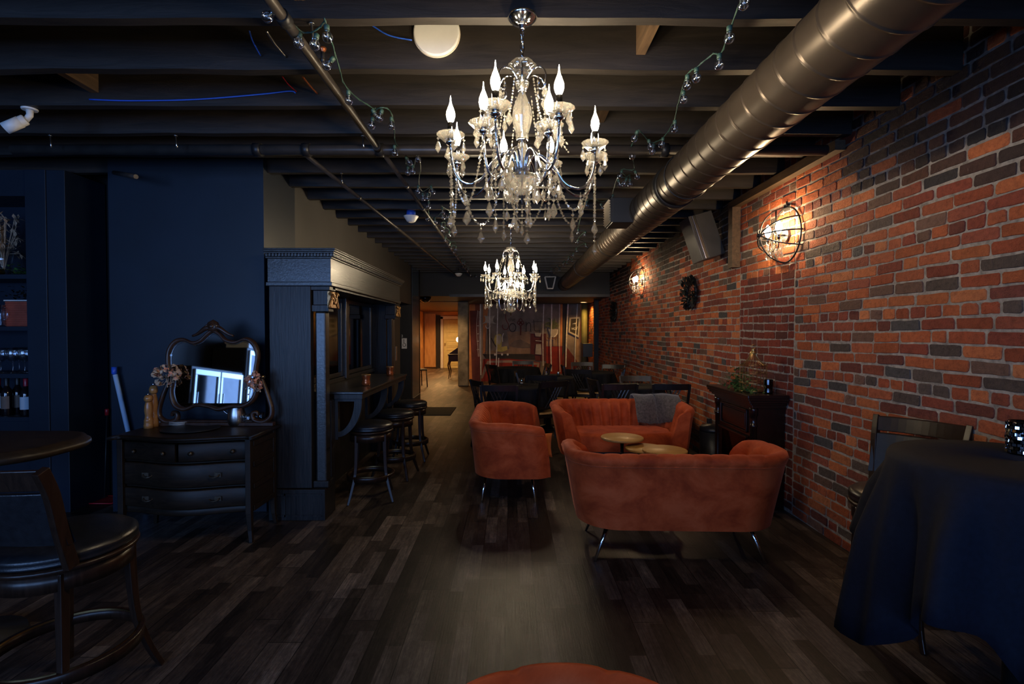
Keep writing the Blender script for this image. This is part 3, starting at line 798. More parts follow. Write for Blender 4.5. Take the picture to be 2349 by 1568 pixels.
def chandelier(label, cx, cy, zb, arms, ztop, seed, lower=None, S=1.0):
    """zb height of the drip pans; arms = [(dx, dy)]; ztop = crown height"""
    rg = random.Random(seed)
    root = thing('crystal_chandelier', label, 'chandelier', (cx, cy, zb), 0, 'lit crystal chandeliers')
    hubz = -.15 * S
    # canopy and chain
    cz = JZ - zb
    part('canopy', MB().lathe([(.058, 0), (.060, -.005), (.054, -.012), (.050, -.015), (.040, -.026), (.020, -.034), (.012, -.038), (.012, -.050), (.004, -.054)], (0, -.04, cz), 36), M['chrome'], root)
    ch = MB(); z = cz - .05; k = 0; z_a = z; top_ = ztop - zb
    top = ztop - zb
    while z > top - .005:
        a = (k % 2) * PI / 2 + .4
        yo = -.04 * max(0, (z - top_) / (z_a - top_))
        ch.tube([(math.cos(a) * .008 * math.cos(u), math.sin(a) * .008 * math.cos(u) + yo, z - .014 + .017 * math.sin(u)) for u in [2 * PI * i / 12 for i in range(12)]], .0032, 5, True)
        z -= .026; k += 1
    part('chain', ch, M['dchrome'], root)
    part('supply_cord', MB().tube([(.004 * math.sin(i * 1.4), -.04 * (1 - i / 12) + .006 * math.cos(i * 1.1), cz - .05 - (cz - .05 - top) * i / 12) for i in range(13)], .0022, 5), M['chrome'], root)
    # crown dish
    cf = lambda k, z: 1 + .07 * math.cos(k * PI / 2)
    part('crown', MB().lathe([(.012, .03), (.045, .028), (.056, .018), (.052, .002), (.038, -.012), (.014, -.018)], (0, 0, top - .01), 24, facet=cf), M['crystal'], root)
    col = MB()
    H = top - .03 - hubz
    prof = [(.012, 0), (.014, .03), (.030, .06), (.034, .10), (.026, .15), (.018, .19), (.016, .21), (.026, .225), (.024, .25), (.034, .29), (.041, .33), (.036, .38), (.022, .43), (.013, .46), (.012, .47), (.024, .49), (.028, .515), (.022, .54), (.010, .56)]
    col.lathe([(r * S, z / .56 * H) for r, z in prof], (0, 0, hubz), 24, sm=False, facet=lambda k, z: 1 + .05 * (k % 2))
    part('column', col, M['crystal'], root)
    part('column_rod', MB().tube([(0, 0, hubz - .1), (0, 0, top)], .006).lathe([(.022, 0), (.024, .006), (.02, .012)], (0, 0, hubz + H * .37), 20).lathe([(.016, 0), (.02, .006), (.014, .012)], (0, 0, hubz + H * .83), 20), M['chrome'], root)
    part('bowl', MB().lathe([(.018, .03), (.058, .022), (.074, .004), (.066, -.022), (.040, -.046), (.014, -.055), (.004, -.06)], (0, 0, hubz), 28, sm=False), M['crystal'], root)
    # top scrolls
    for k in range(6):
        a = 2 * PI * k / 6 + .5
        pts = bez((.018, 0, .0), (.05, 0, .07), (.125, 0, .05), (.108, 0, -.035), 12) + bez((.108, 0, -.035), (.09, 0, -.07), (.06, 0, -.03), (.085, 0, -.015), 7)[1:]
        def mk(pts=pts): return MB().tube(pts, .0035, 6).ball((.02, 0, .0), .009, 8, 5)
        part('top_scroll', shared('scroll', mk, M['chrome']), None, root, (0, 0, top - .06), a)
        part('crystal_pendant', shared('pendant', pendant_mb, M['crystal']), None, root, (.105 * math.cos(a), .105 * math.sin(a), top - .075), a)
    ends = []
    def arm_set(arms, z0, hub, group):
        for (dx, dy) in arms:
            rr = math.hypot(dx, dy); a = math.atan2(dy, dx)
            # arm reaching out of the bowl
            pts = bez((.022, 0, hub + .02), (.03, 0, hub + .16), (.10, 0, hub + .13), (rr * .55, 0, hub + .01), 9) + bez((rr * .55, 0, hub + .01), (rr * .72, 0, hub - .045), (rr, 0, hub - .04), (rr, 0, z0 - .012), 10)[1:]
            ar = part('arm', MB().tube(pts, .0055, 8).lathe([(.006, -.02), (.018, -.012), (.02, -.006), (.012, 0)], (rr, 0, z0), 16), M['chrome'], root, (0, 0, 0), a)
            part('drip_pan', shared('pan', lambda: MB().lathe([(.012, .004), (.030, -.002), (.044, .012), (.056, .024), (.053, .025), (.042, .017), (.028, .004), (.012, .009)], (0, 0, 0), 28, sm=False, facet=lambda k, z: 1 + .035 * (k % 2)), M['pan_glass']), None, ar, (rr, 0, z0))
            part('candle', shared('candle', lambda: MB().lathe([(.0125, .0), (.0125, .07), (.010, .072)], (0, 0, 0), 16), M['dchrome']), None, ar, (rr, 0, z0))
            part('bulb', shared('flame_bulb', lambda: MB().lathe([(.008, 0), (.014, .012), (.0180, .028), (.0165, .044), (.010, .062), (.005, .075), (.0028, .085), (.0018, .098), (.0003, .108)], (0, 0, 0), 12), M['bulb']), None, ar, (rr, 0, z0 + .071))
            for q in range(4):
                b_ = a + q * PI / 2 + rg.uniform(-.4, .4)
                part('crystal_pendant', shared('pendant', pendant_mb, M['crystal']), None, root, (dx + .052 * math.cos(b_), dy + .052 * math.sin(b_), z0 + .018), rg.uniform(0, 3))
            ends.append(Vector((dx, dy, z0 - .015)))
    arm_set(arms, 0, hubz, 'u')
    if lower:
        arm_set(lower, -.20 * S, hubz - .22, 'l')
        part('lower_bowl', MB().lathe([(.02, .03), (.05, .022), (.062, .0), (.045, -.03), (.012, -.045)], (0, 0, hubz - .22), 24, sm=False), M['crystal'], root)
        part('lower_stem', MB().tube([(0, 0, hubz - .03), (0, 0, hubz - .3)], .008), M['chrome'], root)
    # swags between neighbouring arms
    up = sorted(ends[:len(arms)], key=lambda v: math.atan2(v.y, v.x))
    for i, a in enumerate(up):
        b = up[(i + 1) % len(up)]
        sg = MB(); low = (a - b).length * .12 + .23
        ps = strand_pts(a, b, low); strand(sg, ps)
        m_ = ps[len(ps) // 2]
        part('bead_strand', sg, M['crystal'], root)
        part('crystal_pendant', shared('pendant_l', lambda: pendant_mb(1.15), M['crystal']), None, root, tuple(m_), rg.uniform(0, 3))
        # hanging strand under each arm
        if i % 2 == 0 or lower:
            L = rg.uniform(.22, .33)
            sg = MB(); strand(sg, [a, a - Vector((0, 0, L))]); part('bead_strand', sg, M['crystal'], root)
            part('crystal_pendant', shared('pendant_l', lambda: pendant_mb(1.15), M['crystal']), None, root, tuple(a - Vector((0, 0, L))), rg.uniform(0, 3))
        # strand from crown scroll down to the arm
        an = math.atan2(a.y, a.x)
        sg = MB(); strand(sg, strand_pts((.10 * math.cos(an), .10 * math.sin(an), top - .08), a * .62 + Vector((0, 0, .02)), .03), r=.0046)
        part('bead_strand', sg, M['crystal'], root)
    # ring of pendants under the bowl
    for k in range(10):
        a = 2 * PI * k / 10
        part('crystal_pendant', shared('pendant', pendant_mb, M['crystal']), None, root, (.064 * math.cos(a), .064 * math.sin(a), hubz - .01), a)
    for k in range(5):
        a = 2 * PI * k / 5 + .3
        L = .07 + .03 * (k % 2)
        sg = MB(); strand(sg, [(.03 * math.cos(a), .03 * math.sin(a), hubz - .045), (.035 * math.cos(a), .035 * math.sin(a), hubz - .045 - L)]); part('bead_strand', sg, M['crystal'], root)
        part('crystal_pendant', shared('pendant', pendant_mb, M['crystal']), None, root, (.035 * math.cos(a), .035 * math.sin(a), hubz - .045 - L), a)
    # pendants along the arms
    for (dx, dy) in arms:
        for f_, z_ in ((.5, hubz + .02), (.8, hubz - .035)):
            part('crystal_pendant', shared('pendant', pendant_mb, M['crystal']), None, root, (dx * f_, dy * f_, z_), rg.uniform(0, 3))
    return root

CH1 = [(-.100, -.31), (.125, -.28), (-.288, -.04), (.307, .05), (.33, .20), (-.29, .22), (-.08, .32), (.14, .31), (-.15, -.155), (.10, -.135)]
chandelier('large lit crystal chandelier nearest the camera, hanging on a short chain', .046, 2.115, 2.187, CH1, 2.50, 4)
CH2 = [(.31 * math.cos(2 * PI * k / 8 + .25), .31 * math.sin(2 * PI * k / 8 + .25)) for k in range(8)]
CH2b = [(.16 * math.cos(2 * PI * k / 4 + .5), .16 * math.sin(2 * PI * k / 4 + .5)) for k in range(4)]
chandelier('two tiered lit crystal chandelier further back above the dining tables', .0, 6.1, 2.06, CH2, 2.40, 11, lower=CH2b)

# ================================================================= WALL SCONCES
def sconce(label, y, z, rad=.215):
    t = thing('caged_wall_sconce', label, 'wall sconce', (XR - .004, y, z), 0, 'round caged crystal sconces on the brick wall')
    part('back_plate', MB().prism([(.05 * math.cos(2 * PI * k / 24), .05 * math.sin(2 * PI * k / 24)) for k in range(24)], -.02, 0, 'yz').tube([(-.02, 0, 0), (-.09, 0, 0)], .008).tube([(-.006, 0, rad), (-.006, 0, rad + .05)], .006).tube([(-.09, 0, rad * .9), (-.09, 0, -rad * .55)], .006), M['blackmetal'], t)
    def arc(tilt, yaw):
        pts = []
        for i in range(25):
            a = -PI / 2 + PI * i / 24
            v = Vector((-math.cos(a), 0, math.sin(a)))
            v = Matrix.Rotation(tilt, 3, 'X') @ v
            pts.append(v * rad)
        return pts
    for ti in (0, R(58), R(-62), R(88)):
        part('cage_hoop', MB().tube(arc(ti, 0), .0055, 6), M['blackmetal'], t)
    part('cage_ring', MB().tube([(-.012, rad * math.cos(2 * PI * k / 36), rad * math.sin(2 * PI * k / 36)) for k in range(36)], .007, 6, True), M['blackmetal'], t)
    part('cage_boss', MB().lathe([(.02, -.012), (.026, 0), (.02, .012)], (-rad, 0, 0), 14), M['blackmetal'], t)
    for sy in (-1, 1):
        a = part('lamp_arm', MB().tube(bez((-.09, 0, -.10), (-.10, sy * .04, -.15), (-.11, sy * .085, -.12), (-.11, sy * .085, -.04), 8), .005).lathe([(.011, -.045), (.011, .0)], (-.11, sy * .085, 0), 12), M['dchrome'], t)
        part('bulb', MB().lathe([(.010, 0), (.020, .018), (.026, .042), (.022, .066), (.010, .088), (.001, .10)], (-.11, sy * .085, 0), 12), M['bulb2'], a)
    rg = random.Random(int(y * 10))
    part('hub_ball', MB().ball((-.09, 0, .03), .018, 12, 8), M['steel'], t)
    for k in range(24):
        a = 2 * PI * k / 24; rr = (.10, .06, .08)[k % 3]
        part('crystal_pendant', shared('pendant', pendant_mb, M['crystal']), None, t, (-.10 + .06 * math.cos(a) * rr / .1, rr * math.sin(a), -.05 - .03 * (k % 3)), rg.uniform(0, 3))
    for k in range(4):
        sg = MB(); a = PI / 2 * k + .4
        strand(sg, strand_pts((-.10 + .05 * math.cos(a), .1 * math.sin(a), -.03), (-.10 + .05 * math.cos(a + 1.5), .1 * math.sin(a + 1.5), -.03), .05), r=.005)
        part('bead_strand', sg, M['crystal'], t)
sconce('lit crystal sconce in a black hoop cage, nearer one above the mantel', 4.04, 2.176)
sconce('lit crystal sconce in a black hoop cage, further one beyond the speaker', 8.5, 2.24)
# ================================================================= VELVET TUB SOFAS
def tub_sofa(name, label, cat, loc, rz, W, Dp, nback, narm, group, H=.685, flare=.085, legs=True, Rc=.26, sf=.9, rake=.07, notch=1):
    """origin at the middle of the footprint; back at -y, open towards +y"""
    t = thing(name, label, cat, loc, rz, group)
    yf = YF = Dp / 2
    def outer(u, v):
        """u in 0..1 along the U from left front to right front; v = 0 bottom .. 1 rim -> point, outward normal"""
        w = W / 2 - flare * (1 - v); d = Dp / 2 - flare * .5 * (1 - v)
        r = Rc
        yf = YF - rake * max(0, v) ** 1.5
        La = yf + d - r; Lc = PI / 2 * r; Lb = 2 * (w - r)
        # fixed fractions so rows line up
        A, C, B = FA, FC, FB
        s = u
        if s <= A:
            f = s / A; e = max(0, 1 - f / .35)
            return Vector((-w + .055 * e ** 2.2, yf - f * La)), Vector((-1, .32 * e ** 1.3)).normalized()
        s -= A
        if s <= C:
            f = s / C * PI / 2; return Vector((-w + r - r * math.cos(f), -d + r - r * math.sin(f))), Vector((-math.cos(f), -math.sin(f)))
        s -= C
        if s <= B: f = s / B; return Vector((-w + r + f * Lb, -d)), Vector((0, -1))
        s -= B
        if s <= C:
            f = s / C * PI / 2; return Vector((w - r + r * math.sin(f), -d + r - r * math.cos(f))), Vector((math.sin(f), -math.cos(f)))
        s -= C
        f = min(1, s / A); e = max(0, 1 - (1 - f) / .35)
        return Vector((w - .055 * e ** 2.2, -d + r + f * (yf + d - r))), Vector((1, .32 * e ** 1.3)).normalized()
    La0 = Dp - Rc; Lc0 = PI / 2 * Rc; Lb0 = W - 2 * Rc; tot = 2 * La0 + 2 * Lc0 + Lb0
    FA, FC, FB = La0 / tot, Lc0 / tot, Lb0 / tot
    # channel boundaries in u
    bounds = []
    na = narm
    side = FA + FC * sf
    for i in range(na): bounds.append(side * i / na)
    for i in range(nback): bounds.append(side + (1 - 2 * side) * i / nback)
    for i in range(na + 1): bounds.append(1 - side + side * i / na)
    us = []
    sub = 10
    for i in range(len(bounds) - 1):
        for j in range(sub): us.append((bounds[i] + (bounds[i + 1] - bounds[i]) * j / sub, j / sub))
    us.append((1.0, 0.0))
    z0, zs = .22, .40
    def rim(u):
        e = min(u, 1 - u) / FA
        if e >= 1: return H
        k = max(0, 1 - e)
        return H - .035 * k ** 2.0
    rows = []; seat_line = []
    for (u, c) in us:
        g = 1 - math.sin(PI * c) ** .45 if 0 < c < 1 else 1.0       # 1 at the stitched groove
        h = rim(u); row = []
        edge = min(u, 1 - u) / FA
        th_b = .135; th_t = .078
        def P(off, z, v=None):
            vv = (z - z0) / (H - z0) if v is None else v
            p, n = outer(u, vv)
            return (p.x - n.x * off, p.y - n.y * off, z)
        for z in (z0, .30, .40, .50, h - .075): row.append(P(0, z))
        row.append(P(-.002 - .005 * (1 - g), h - .060))
        row.append(P(-.008 * (1 - g) - .004, h - .035))
        row.append(P(.004, h - .010 - .003 * g * notch))
        row.append(P(.035, h + .004 - .006 * g * notch))
        row.append(P(.068, h - .008 - .010 * g * notch))
        row.append(P(th_t + .008 + .024 * g, h - .045))
        g2 = 1 - math.sin(PI * c) ** .62 if 0 < c < 1 else 1.0
        for q in (.10, .25, .42, .60, .78, 1.0):
            zz = h - .055 - (h - .055 - (zs - .03)) * q
            row.append(P(th_t + (th_b - th_t) * q ** 1.25 + .052 * g2 * (1 - .3 * q), zz))
        row.append(P(th_b + .010, z0 + .005))
        rows.append(row); seat_line.append(row[-2])
    mb = MB(); mb.grid(rows)
    # front faces of both arms, softly bulged
    for row, sgn in ((rows[0], 1), (rows[-1], 1)):
        nn = len(row)
        cx = sum(p[0] for p in row) / nn; cz = sum(p[2] for p in row) / nn
        ring2 = [(p[0] + (cx - p[0]) * .18, p[1] + .018, p[2] + (cz - p[2]) * .06) for p in row]
        ring2[0] = (ring2[0][0], ring2[0][1], row[0][2]); ring2[-1] = (ring2[-1][0], ring2[-1][1], row[-1][2])
        mb.grid([row, ring2])
        # close with strip pairing outer and inner sides
        i, j = 0, nn - 1
        o = len(mb.v); mb.v += ring2
        while j - i > 1:
            if j - i == 2: mb.f.append((o + i, o + i + 1, o + j)); mb.m.append(0); mb.s.append(True); break
            mb.f.append((o + i, o + i + 1, o + j - 1, o + j)); mb.m.append(0); mb.s.append(True); i += 1; j -= 1
    sh = mb.build('upholstered_shell', M['velvet'], t)
    # piping where the rim roll meets the outer back
    pp = MB().tube([(p[4][0], p[4][1], p[4][2] + .004) for p in rows], .0045, 5)
    pp.build('piping', M['velvet'], sh)
    # seat
    ins = [Vector(p).to_2d() for p in seat_line]
    ymax = yf - .02
    ins = [p for p in ins]
    def seat_ring(off, z, bulge):
        out = []
        for p in ins: out.append((p.x * (1 - off), p.y * (1 - off), z))
        a, b = ins[-1], ins[0]
        for i in range(1, 16):
            f = i / 16; x = a.x + (b.x - a.x) * f
            y = a.y + .045 * math.sin(PI * f) + bulge
            out.append((x * (1 - off), y - off * .2, z))
        return out
    sm = MB()
    r0, r1, r2, r3 = seat_ring(-.01, z0 + .02, 0), seat_ring(-.01, zs - .02, .012), seat_ring(.015, zs + .005, .004), seat_ring(.12, zs + .022, 0)
    n_ = len(r0)
    sm.grid([r0, r1, r2, r3], cu=True)
    cxy = (0, 0, zs + .028); o = len(sm.v); sm.v.append(cxy); sm.v += r3
    for k in range(n_): sm.f.append((o, o + 1 + k, o + 1 + (k + 1) % n_)); sm.m.append(0); sm.s.append(True)
    sm.build('seat', M['velvet'], t)
    # underside
    bp = [rows[i][0] for i in range(0, len(rows), 3)]
    MB().prism([(p[0] * .97, p[1] * .97) for p in bp], z0 + .004, z0 + .03, 'xy').build('base_panel', M['black_pl'], t)
    for sx in (-1, 1):
        for sy in (-1, 1):
            x, y = sx * (W / 2 - .27 if W > 1 else W / 2 - .16), sy * (Dp / 2 - .14)
            MB().tube([(x, y, z0 + .01), (x + sx * .09, y + sy * .035, .0)], [.016, .008], 12).lathe([(.03, 0), (.03, .006)], (x, y, z0 - .004), 14).build('leg', M['chrome'], t)
    return t
GS = 'rust velvet channel back tub sofas'
tub_sofa('tub_sofa', 'rust velvet sofa with its wide back to the camera, nearest the brick wall', 'sofa', (1.045, 3.36, 0), R(-2), 1.40, .70, 9, 3, GS)
tub_sofa('tub_sofa', 'rust velvet sofa seen side on, left of the coffee tables', 'sofa', (-.02, 4.75, 0), R(-90), 1.40, .66, 9, 3, GS)
tub_sofa('tub_sofa', 'rust velvet sofa facing the camera with a grey fur throw on its back', 'sofa', (1.12, 5.27, 0), R(180), 1.42, .70, 9, 3, GS)
tub_sofa('tub_armchair', 'rust velvet armchair top edge cut off by the bottom of the photo', 'armchair', (.107, .77, 0), R(180), .60, .70, 1, 3, None, H=.70, flare=.05, Rc=.28, sf=.80, notch=2.6)
# ================================================================= BACK BAR (dark cabinet with ledge)
def back_bar():
    t = thing('back_bar_cabinet', 'tall black stained oak back bar with columns and a carved cornice along the left wall', 'cabinet', (-1.6, 5.0, 0))
    ox, oy = -1.6, 5.0
    def B(x0, x1, y0, y1, z0, z1, mb=None, mi=0):
        mb = mb or MB(); return mb.box(x0 - ox, x1 - ox, y0 - oy, y1 - oy, z0, z1, mi)
    Y0, Y1 = 3.84, 6.22
    for y, s in ((Y0, 1), (Y1, -1)):
        a, b = sorted((y, y + s * .06))
        B(-1.81, -1.50, a, b, .24, 1.76).build('side_panel', M['cab'], t, bevel=.003)
        a, b = sorted((y - s * .02, y + s * .16))
        m = B(-1.82, -1.395, a, b, 0, .235); pl = m.build('plinth', M['cab'], t, bevel=.004)
        a2 = y - s * .026
        fr = MB()
        for (u0, u1, v0, v1) in ((-1.79, -1.42, .03, .045), (-1.79, -1.42, .19, .205), (-1.70, -1.69, .03, .205)):
            fr.box(u0 - ox, u1 - ox, min(a2, a2 + .008) - oy, max(a2, a2 + .008) - oy, v0, v1)
        fr.build('panel_bead', M['cab'], pl)
        # pilaster shaft
        a, b = sorted((y + s * .03, y + s * .12))
        sh = B(-1.48, -1.40, a, b, .24, 1.57)
        sh.build('column_shaft', M['cabx'], t, bevel=.012)
        B(-1.50, -1.38, a - .015, b + .015, .235, .29).build('column_base', M['cab'], t, bevel=.01)
        # capital
        cp = B(-1.50, -1.372, a - .01, b + .01, 1.57, 1.62)
        cp = B(-1.49, -1.375, a - .005, b + .005, 1.62, 1.73, cp)
        cp = B(-1.51, -1.36, a - .02, b + .02, 1.73, 1.76, cp)
        for i in range(5):
            yy = a + (b - a) * (i + .5) / 5
            cp.ball((-1.368 - ox, yy - oy, 1.60), .009, 8, 5)
        c = cp.build('capital', M['cab'], t, bevel=.004)
        # ionic scrolls facing the room
        vm = MB()
        for sy in (-1, 1):
            sp = []
            for i in range(34):
                an = i / 33 * 2.4 * 2 * PI; r_ = .052 * (1 - i / 33) ** .8 + .004
                sp.append((-1.352 - ox, (a + b) / 2 - oy + sy * (.052 + 0) - sy * r_ * math.cos(an + PI) * 1.0 * -1, 1.645 + r_ * math.sin(an + PI / 2 * 0 + 1.2)))
            vm.tube(sp, [.012 - .008 * i / 33 for i in range(34)], 7)
            vm.lathe([(.020, -.012), (.030, 0), (.022, .012)], (0, 0, 0), 12) if False else None
        yc = (a + b) / 2 - oy
        vm.tube(bez((-1.350 - ox, yc - .085, 1.70), (-1.345 - ox, yc - .03, 1.735), (-1.345 - ox, yc - .03, 1.66), (-1.345 - ox, yc, 1.665), 8) + bez((-1.345 - ox, yc, 1.665), (-1.345 - ox, yc + .03, 1.66), (-1.345 - ox, yc + .03, 1.735), (-1.350 - ox, yc + .085, 1.70), 8)[1:], .014, 8)
        vm.tube(bez((-1.350 - ox, yc - .07, 1.66), (-1.345 - ox, yc - .03, 1.70), (-1.345 - ox, yc - .02, 1.63), (-1.345 - ox, yc, 1.632), 7) + bez((-1.345 - ox, yc, 1.632), (-1.345 - ox, yc + .02, 1.63), (-1.345 - ox, yc + .03, 1.70), (-1.350 - ox, yc + .07, 1.66), 7)[1:], .009, 7)
        vm.box(-1.375 - ox, -1.352 - ox, yc - .07, yc + .07, 1.60, 1.72)
        vm.build('scroll_volute', M['gilt'], c)
    # entablature
    B(-1.83, -1.335, Y0 - .01, Y1 + .01, 1.76, 1.79).build('architrave', M['cabx'], t, bevel=.004)
    B(-1.82, -1.347, Y0, Y1, 1.79, 1.965).build('frieze_board', M['cabx'], t, bevel=.002)
    cm = MB()
    prof = [(0, 1.965), (.012, 1.965), (.012, 1.975), (.018, 1.98), (.018, 2.00), (.03, 2.006), (.038, 2.015), (.045, 2.022), (.045, 2.035), (0, 2.035)]
    for e in range(len(prof) - 1):
        pass
    for (o_, za, zb) in ((.012, 1.965, 1.977), (.016, 1.977, 2.0), (.034, 2.0, 2.012), (.045, 2.012, 2.026), (.052, 2.026, 2.036)):
        cm.box(-1.83 - ox, -1.347 + o_ - ox, Y0 - o_ - oy, Y1 + o_ - oy, za, zb)
    cn = cm.build('cornice', M['cabx'], t, bevel=.0025)
    dm = MB()
    y = Y0 - .02
    while y < Y1 + .02:
        dm.box(-1.331 - ox, -1.318 - ox, y - oy, y + .014 - oy, 1.979, 1.999); y += .024
    x = -1.82
    while x < -1.33:
        dm.box(x - ox, x + .014 - ox, Y0 - .029 - oy, Y0 - .016 - oy, 1.979, 1.999); x += .024
    dm.build('dentil_row', M['cabx'], cn)
    # back panelling with two dark mirrors
    B(-1.82, -1.66, Y0 + .06, Y1 - .06, 0, 1.76).build('back_panel', M['cab'], t)
    for (a, b) in ((4.02, 4.98), (5.08, 6.02)):
        fr = MB()
        for (u0, u1, v0, v1) in ((a, b, .99, 1.03), (a, b, 1.70, 1.74), (a, a + .04, 1.03, 1.70), (b - .04, b, 1.03, 1.70)):
            fr.box(-1.66 - ox, -1.635 - ox, u0 - oy, u1 - oy, v0, v1)
        f = fr.build('mirror_frame', M['cabx'], t, bevel=.004)
        MB().box(-1.66 - ox, -1.645 - ox, a + .04 - oy, b - .04 - oy, 1.03, 1.70).build('mirror_pane', M['dmirror'], f)
    B(-1.66, -1.60, 4.985, 5.075, .96, 1.75).build('centre_stile', M['cabx'], t, bevel=.01)
    B(-1.66, -1.36, Y0 + .08, Y1 - .08, 1.742, 1.76).build('head_board', M['cab'], t)
    # ledge
    sl = B(-1.66, -1.165, 4.03, 5.74, .925, .945)
    sl.build('bar_ledge', M['cabx'], t, bevel=.004)
    B(-1.40, -1.175, 4.04, 5.73, .885, .925).build('ledge_apron', M['cab'], t, bevel=.003)
    B(-1.66, -1.62, 3.95, 6.1, .945, .985).build('splash_rail', M['cabx'], t, bevel=.004)
    B(-1.66, -1.40, 3.98, 4.06, 0, .885).build('end_post', M['cab'], t, bevel=.003)
    B(-1.44, -1.40, 6.02, 6.1, 0, 1.57).build('end_post', M['cab'], t, bevel=.003)
    for y in (4.06, 4.9, 5.66):
        arc = [(-1.40, .885), (-1.19, .885), (-1.19, .865)] + [(-1.19 - .18 * math.sin(a) , .865 - .28 * (1 - math.cos(a))) for a in [PI / 2 * i / 10 for i in range(1, 11)]] + [(-1.37, .56), (-1.40, .56)]
        inner = [(-1.375, .86), (-1.375, .70)] + [(-1.375 + .12 * math.sin(a), .70 + .16 * (1 - math.cos(a))) for a in [PI / 2 * i / 8 for i in range(1, 9)]]
        # bracket drawn as one band: post, top rail and curved brace
        bm = MB()
        def Q(poly): bm.prism([(p[0] - ox, p[1]) for p in poly], y - oy, y + .045 - oy, 'xz')
        Q([(-1.40, .56), (-1.375, .56), (-1.375, .885), (-1.40, .885)])
        Q([(-1.375, .865), (-1.185, .865), (-1.185, .885), (-1.375, .885)])
        c1 = [(-1.375 + .19 * math.sin(a), .58 + .285 * (1 - math.cos(a)) ** .9) for a in [PI / 2 * i / 10 for i in range(11)]]
        c2 = [(-1.375 + .13 * math.sin(a), .62 + .245 * (1 - math.cos(a)) ** .9) for a in [PI / 2 * i / 10 for i in range(11)]]
        for i in range(10):
            Q([c1[i], c1[i + 1], c2[i + 1], c2[i]])
        bm.build('bracket', M['cab'], t)
back_bar()
for y, x, lab in ((4.50, -1.275, 'copper coloured glass tumbler on the back bar ledge, nearer of two'), (5.50, -1.30, 'copper coloured glass tumbler on the back bar ledge, further of two')):
    t = thing('candle_tumbler', lab, 'tumbler', (x, y, .945))
    MB().lathe([(.030, 0), (.037, .006), (.038, .03), (.033, .045), (.033, .062), (.039, .085), (.038, .098), (.034, .098), (.030, .06), (.032, .02), (.0, .012)], (0, 0, 0), 24).build('cup', M['copper'], t)
    MB().lathe([(.039, .088), (.041, .094), (.039, .10)], (0, 0, 0), 24).build('rim', M['gilt'], t)

# ================================================================= STOOLS
def stool(label, x, y, rz, sh=.65, r=.185, back=False, group=None, spread=.215):
    t = thing('bar_stool', label, 'bar stool', (x, y, 0), rz, group)
    st = MB().lathe([(r * .9, sh - .062), (r * .99, sh - .055), (r * 1.0, sh - .048), (r * .975, sh - .043), (r * 1.0, sh - .036), (r * .99, sh - .022), (r * .9, sh - .008), (r * .6, sh + .002), (0.001, sh + .006)], (0, 0, 0), 40)
    st.build('seat', M['leather'], t)
    MB().lathe([(r * .93, sh - .085), (r * 1.0, sh - .08), (r * 1.02, sh - .07), (r * 1.0, sh - .062), (r * .9, sh - .062)], (0, 0, 0), 40).build('swivel_ring', M['espresso'], t)
    ap = MB().lathe([(r * .86, sh - .15), (r * .93, sh - .15), (r * .93, sh - .085), (r * .86, sh - .085)], (0, 0, 0), 36)
    ap.build('apron', M['espresso'], t)
    for k in range(4):
        a = PI / 4 + k * PI / 2
        c, s = math.cos(a), math.sin(a)
        pts = [(c * q, s * q, z) for q, z in ((r * .86, sh - .09), (r * .88, sh * .62), (r * .95, sh * .36), (spread * 1.02, sh * .14), (spread * 1.18, 0))]
        MB().tube(smoothpath(pts, 3), [.026 - .010 * i / 12 for i in range(13)], 4, flat=.85).build('leg', M['espresso'], t, bevel=.003)
    fz = sh * .30
    rr = r * 1.03
    MB().grid([[((rr + d) * math.cos(2 * PI * k / 40), (rr + d) * math.sin(2 * PI * k / 40), z) for k in range(40)] for d, z in ((-.012, fz - .022), (.008, fz - .022), (.010, fz + .02), (.006, fz + .024), (-.012, fz + .024))], cu=True, cv=True).build('foot_ring', M['espresso'], t)
    MB().grid([[((rr - .013) * math.cos(2 * PI * k / 40), (rr - .013) * math.sin(2 * PI * k / 40), z) for k in range(40)] for z in (fz + .018, fz + .026)] , cu=True).build('foot_plate', M['brass'], t)
    if back:
        # back at -y
        H = sh + .315
        rail = []
        for sx in (-1, 1):
            pts = [(sx * r * .83, -r * .66, sh - .06), (sx * r * .88, -r * .86, sh + .08), (sx * r * .92, -r * 1.02, sh + .22), (sx * r * .95, -r * 1.2, H)]
            MB().tube(smoothpath(pts, 4), .030, 4, flat=.62).build('back_post', M['espresso'], t, bevel=.003)
        def bow(z, dep, n=12):
            k = (z - sh) / (H - sh)
            yb = -r * (.75 + .45 * k)
            return [(-r * .93 + 2 * r * .93 * i / n, yb - dep * math.sin(PI * i / n), z) for i in range(n + 1)]
        def slab(z0, z1, th, nm, m, dep=.035):
            a, b = bow(z0, dep), bow(z1, dep)
            a2 = [(p[0], p[1] + th, p[2]) for p in a]; b2 = [(p[0], p[1] + th, p[2]) for p in b]
            MB().grid([a, b, b2, a2], cv=True, sm=False).build(nm, M[m], t, bevel=.004)
        slab(H - .075, H, .022, 'top_rail', 'espresso')
        slab(sh + .03, H - .085, .028, 'back_pad', 'leather')
    return t
GB = 'backless swivel stools under the back bar ledge'
stool('backless black leather stool under the back bar ledge, nearest of three', -1.20, 4.37, R(14), group=GB)
stool('backless black leather stool under the back bar ledge, middle of three', -1.14, 5.03, R(-6), group=GB)
stool('backless black leather stool under the back bar ledge, furthest of three', -1.125, 5.72, R(3), group=GB)
stool('dark wood swivel bar stool with leather back, cut by the left edge of the photo', -1.73, 1.97, R(-6), sh=.65, r=.235, back=True, spread=.26)

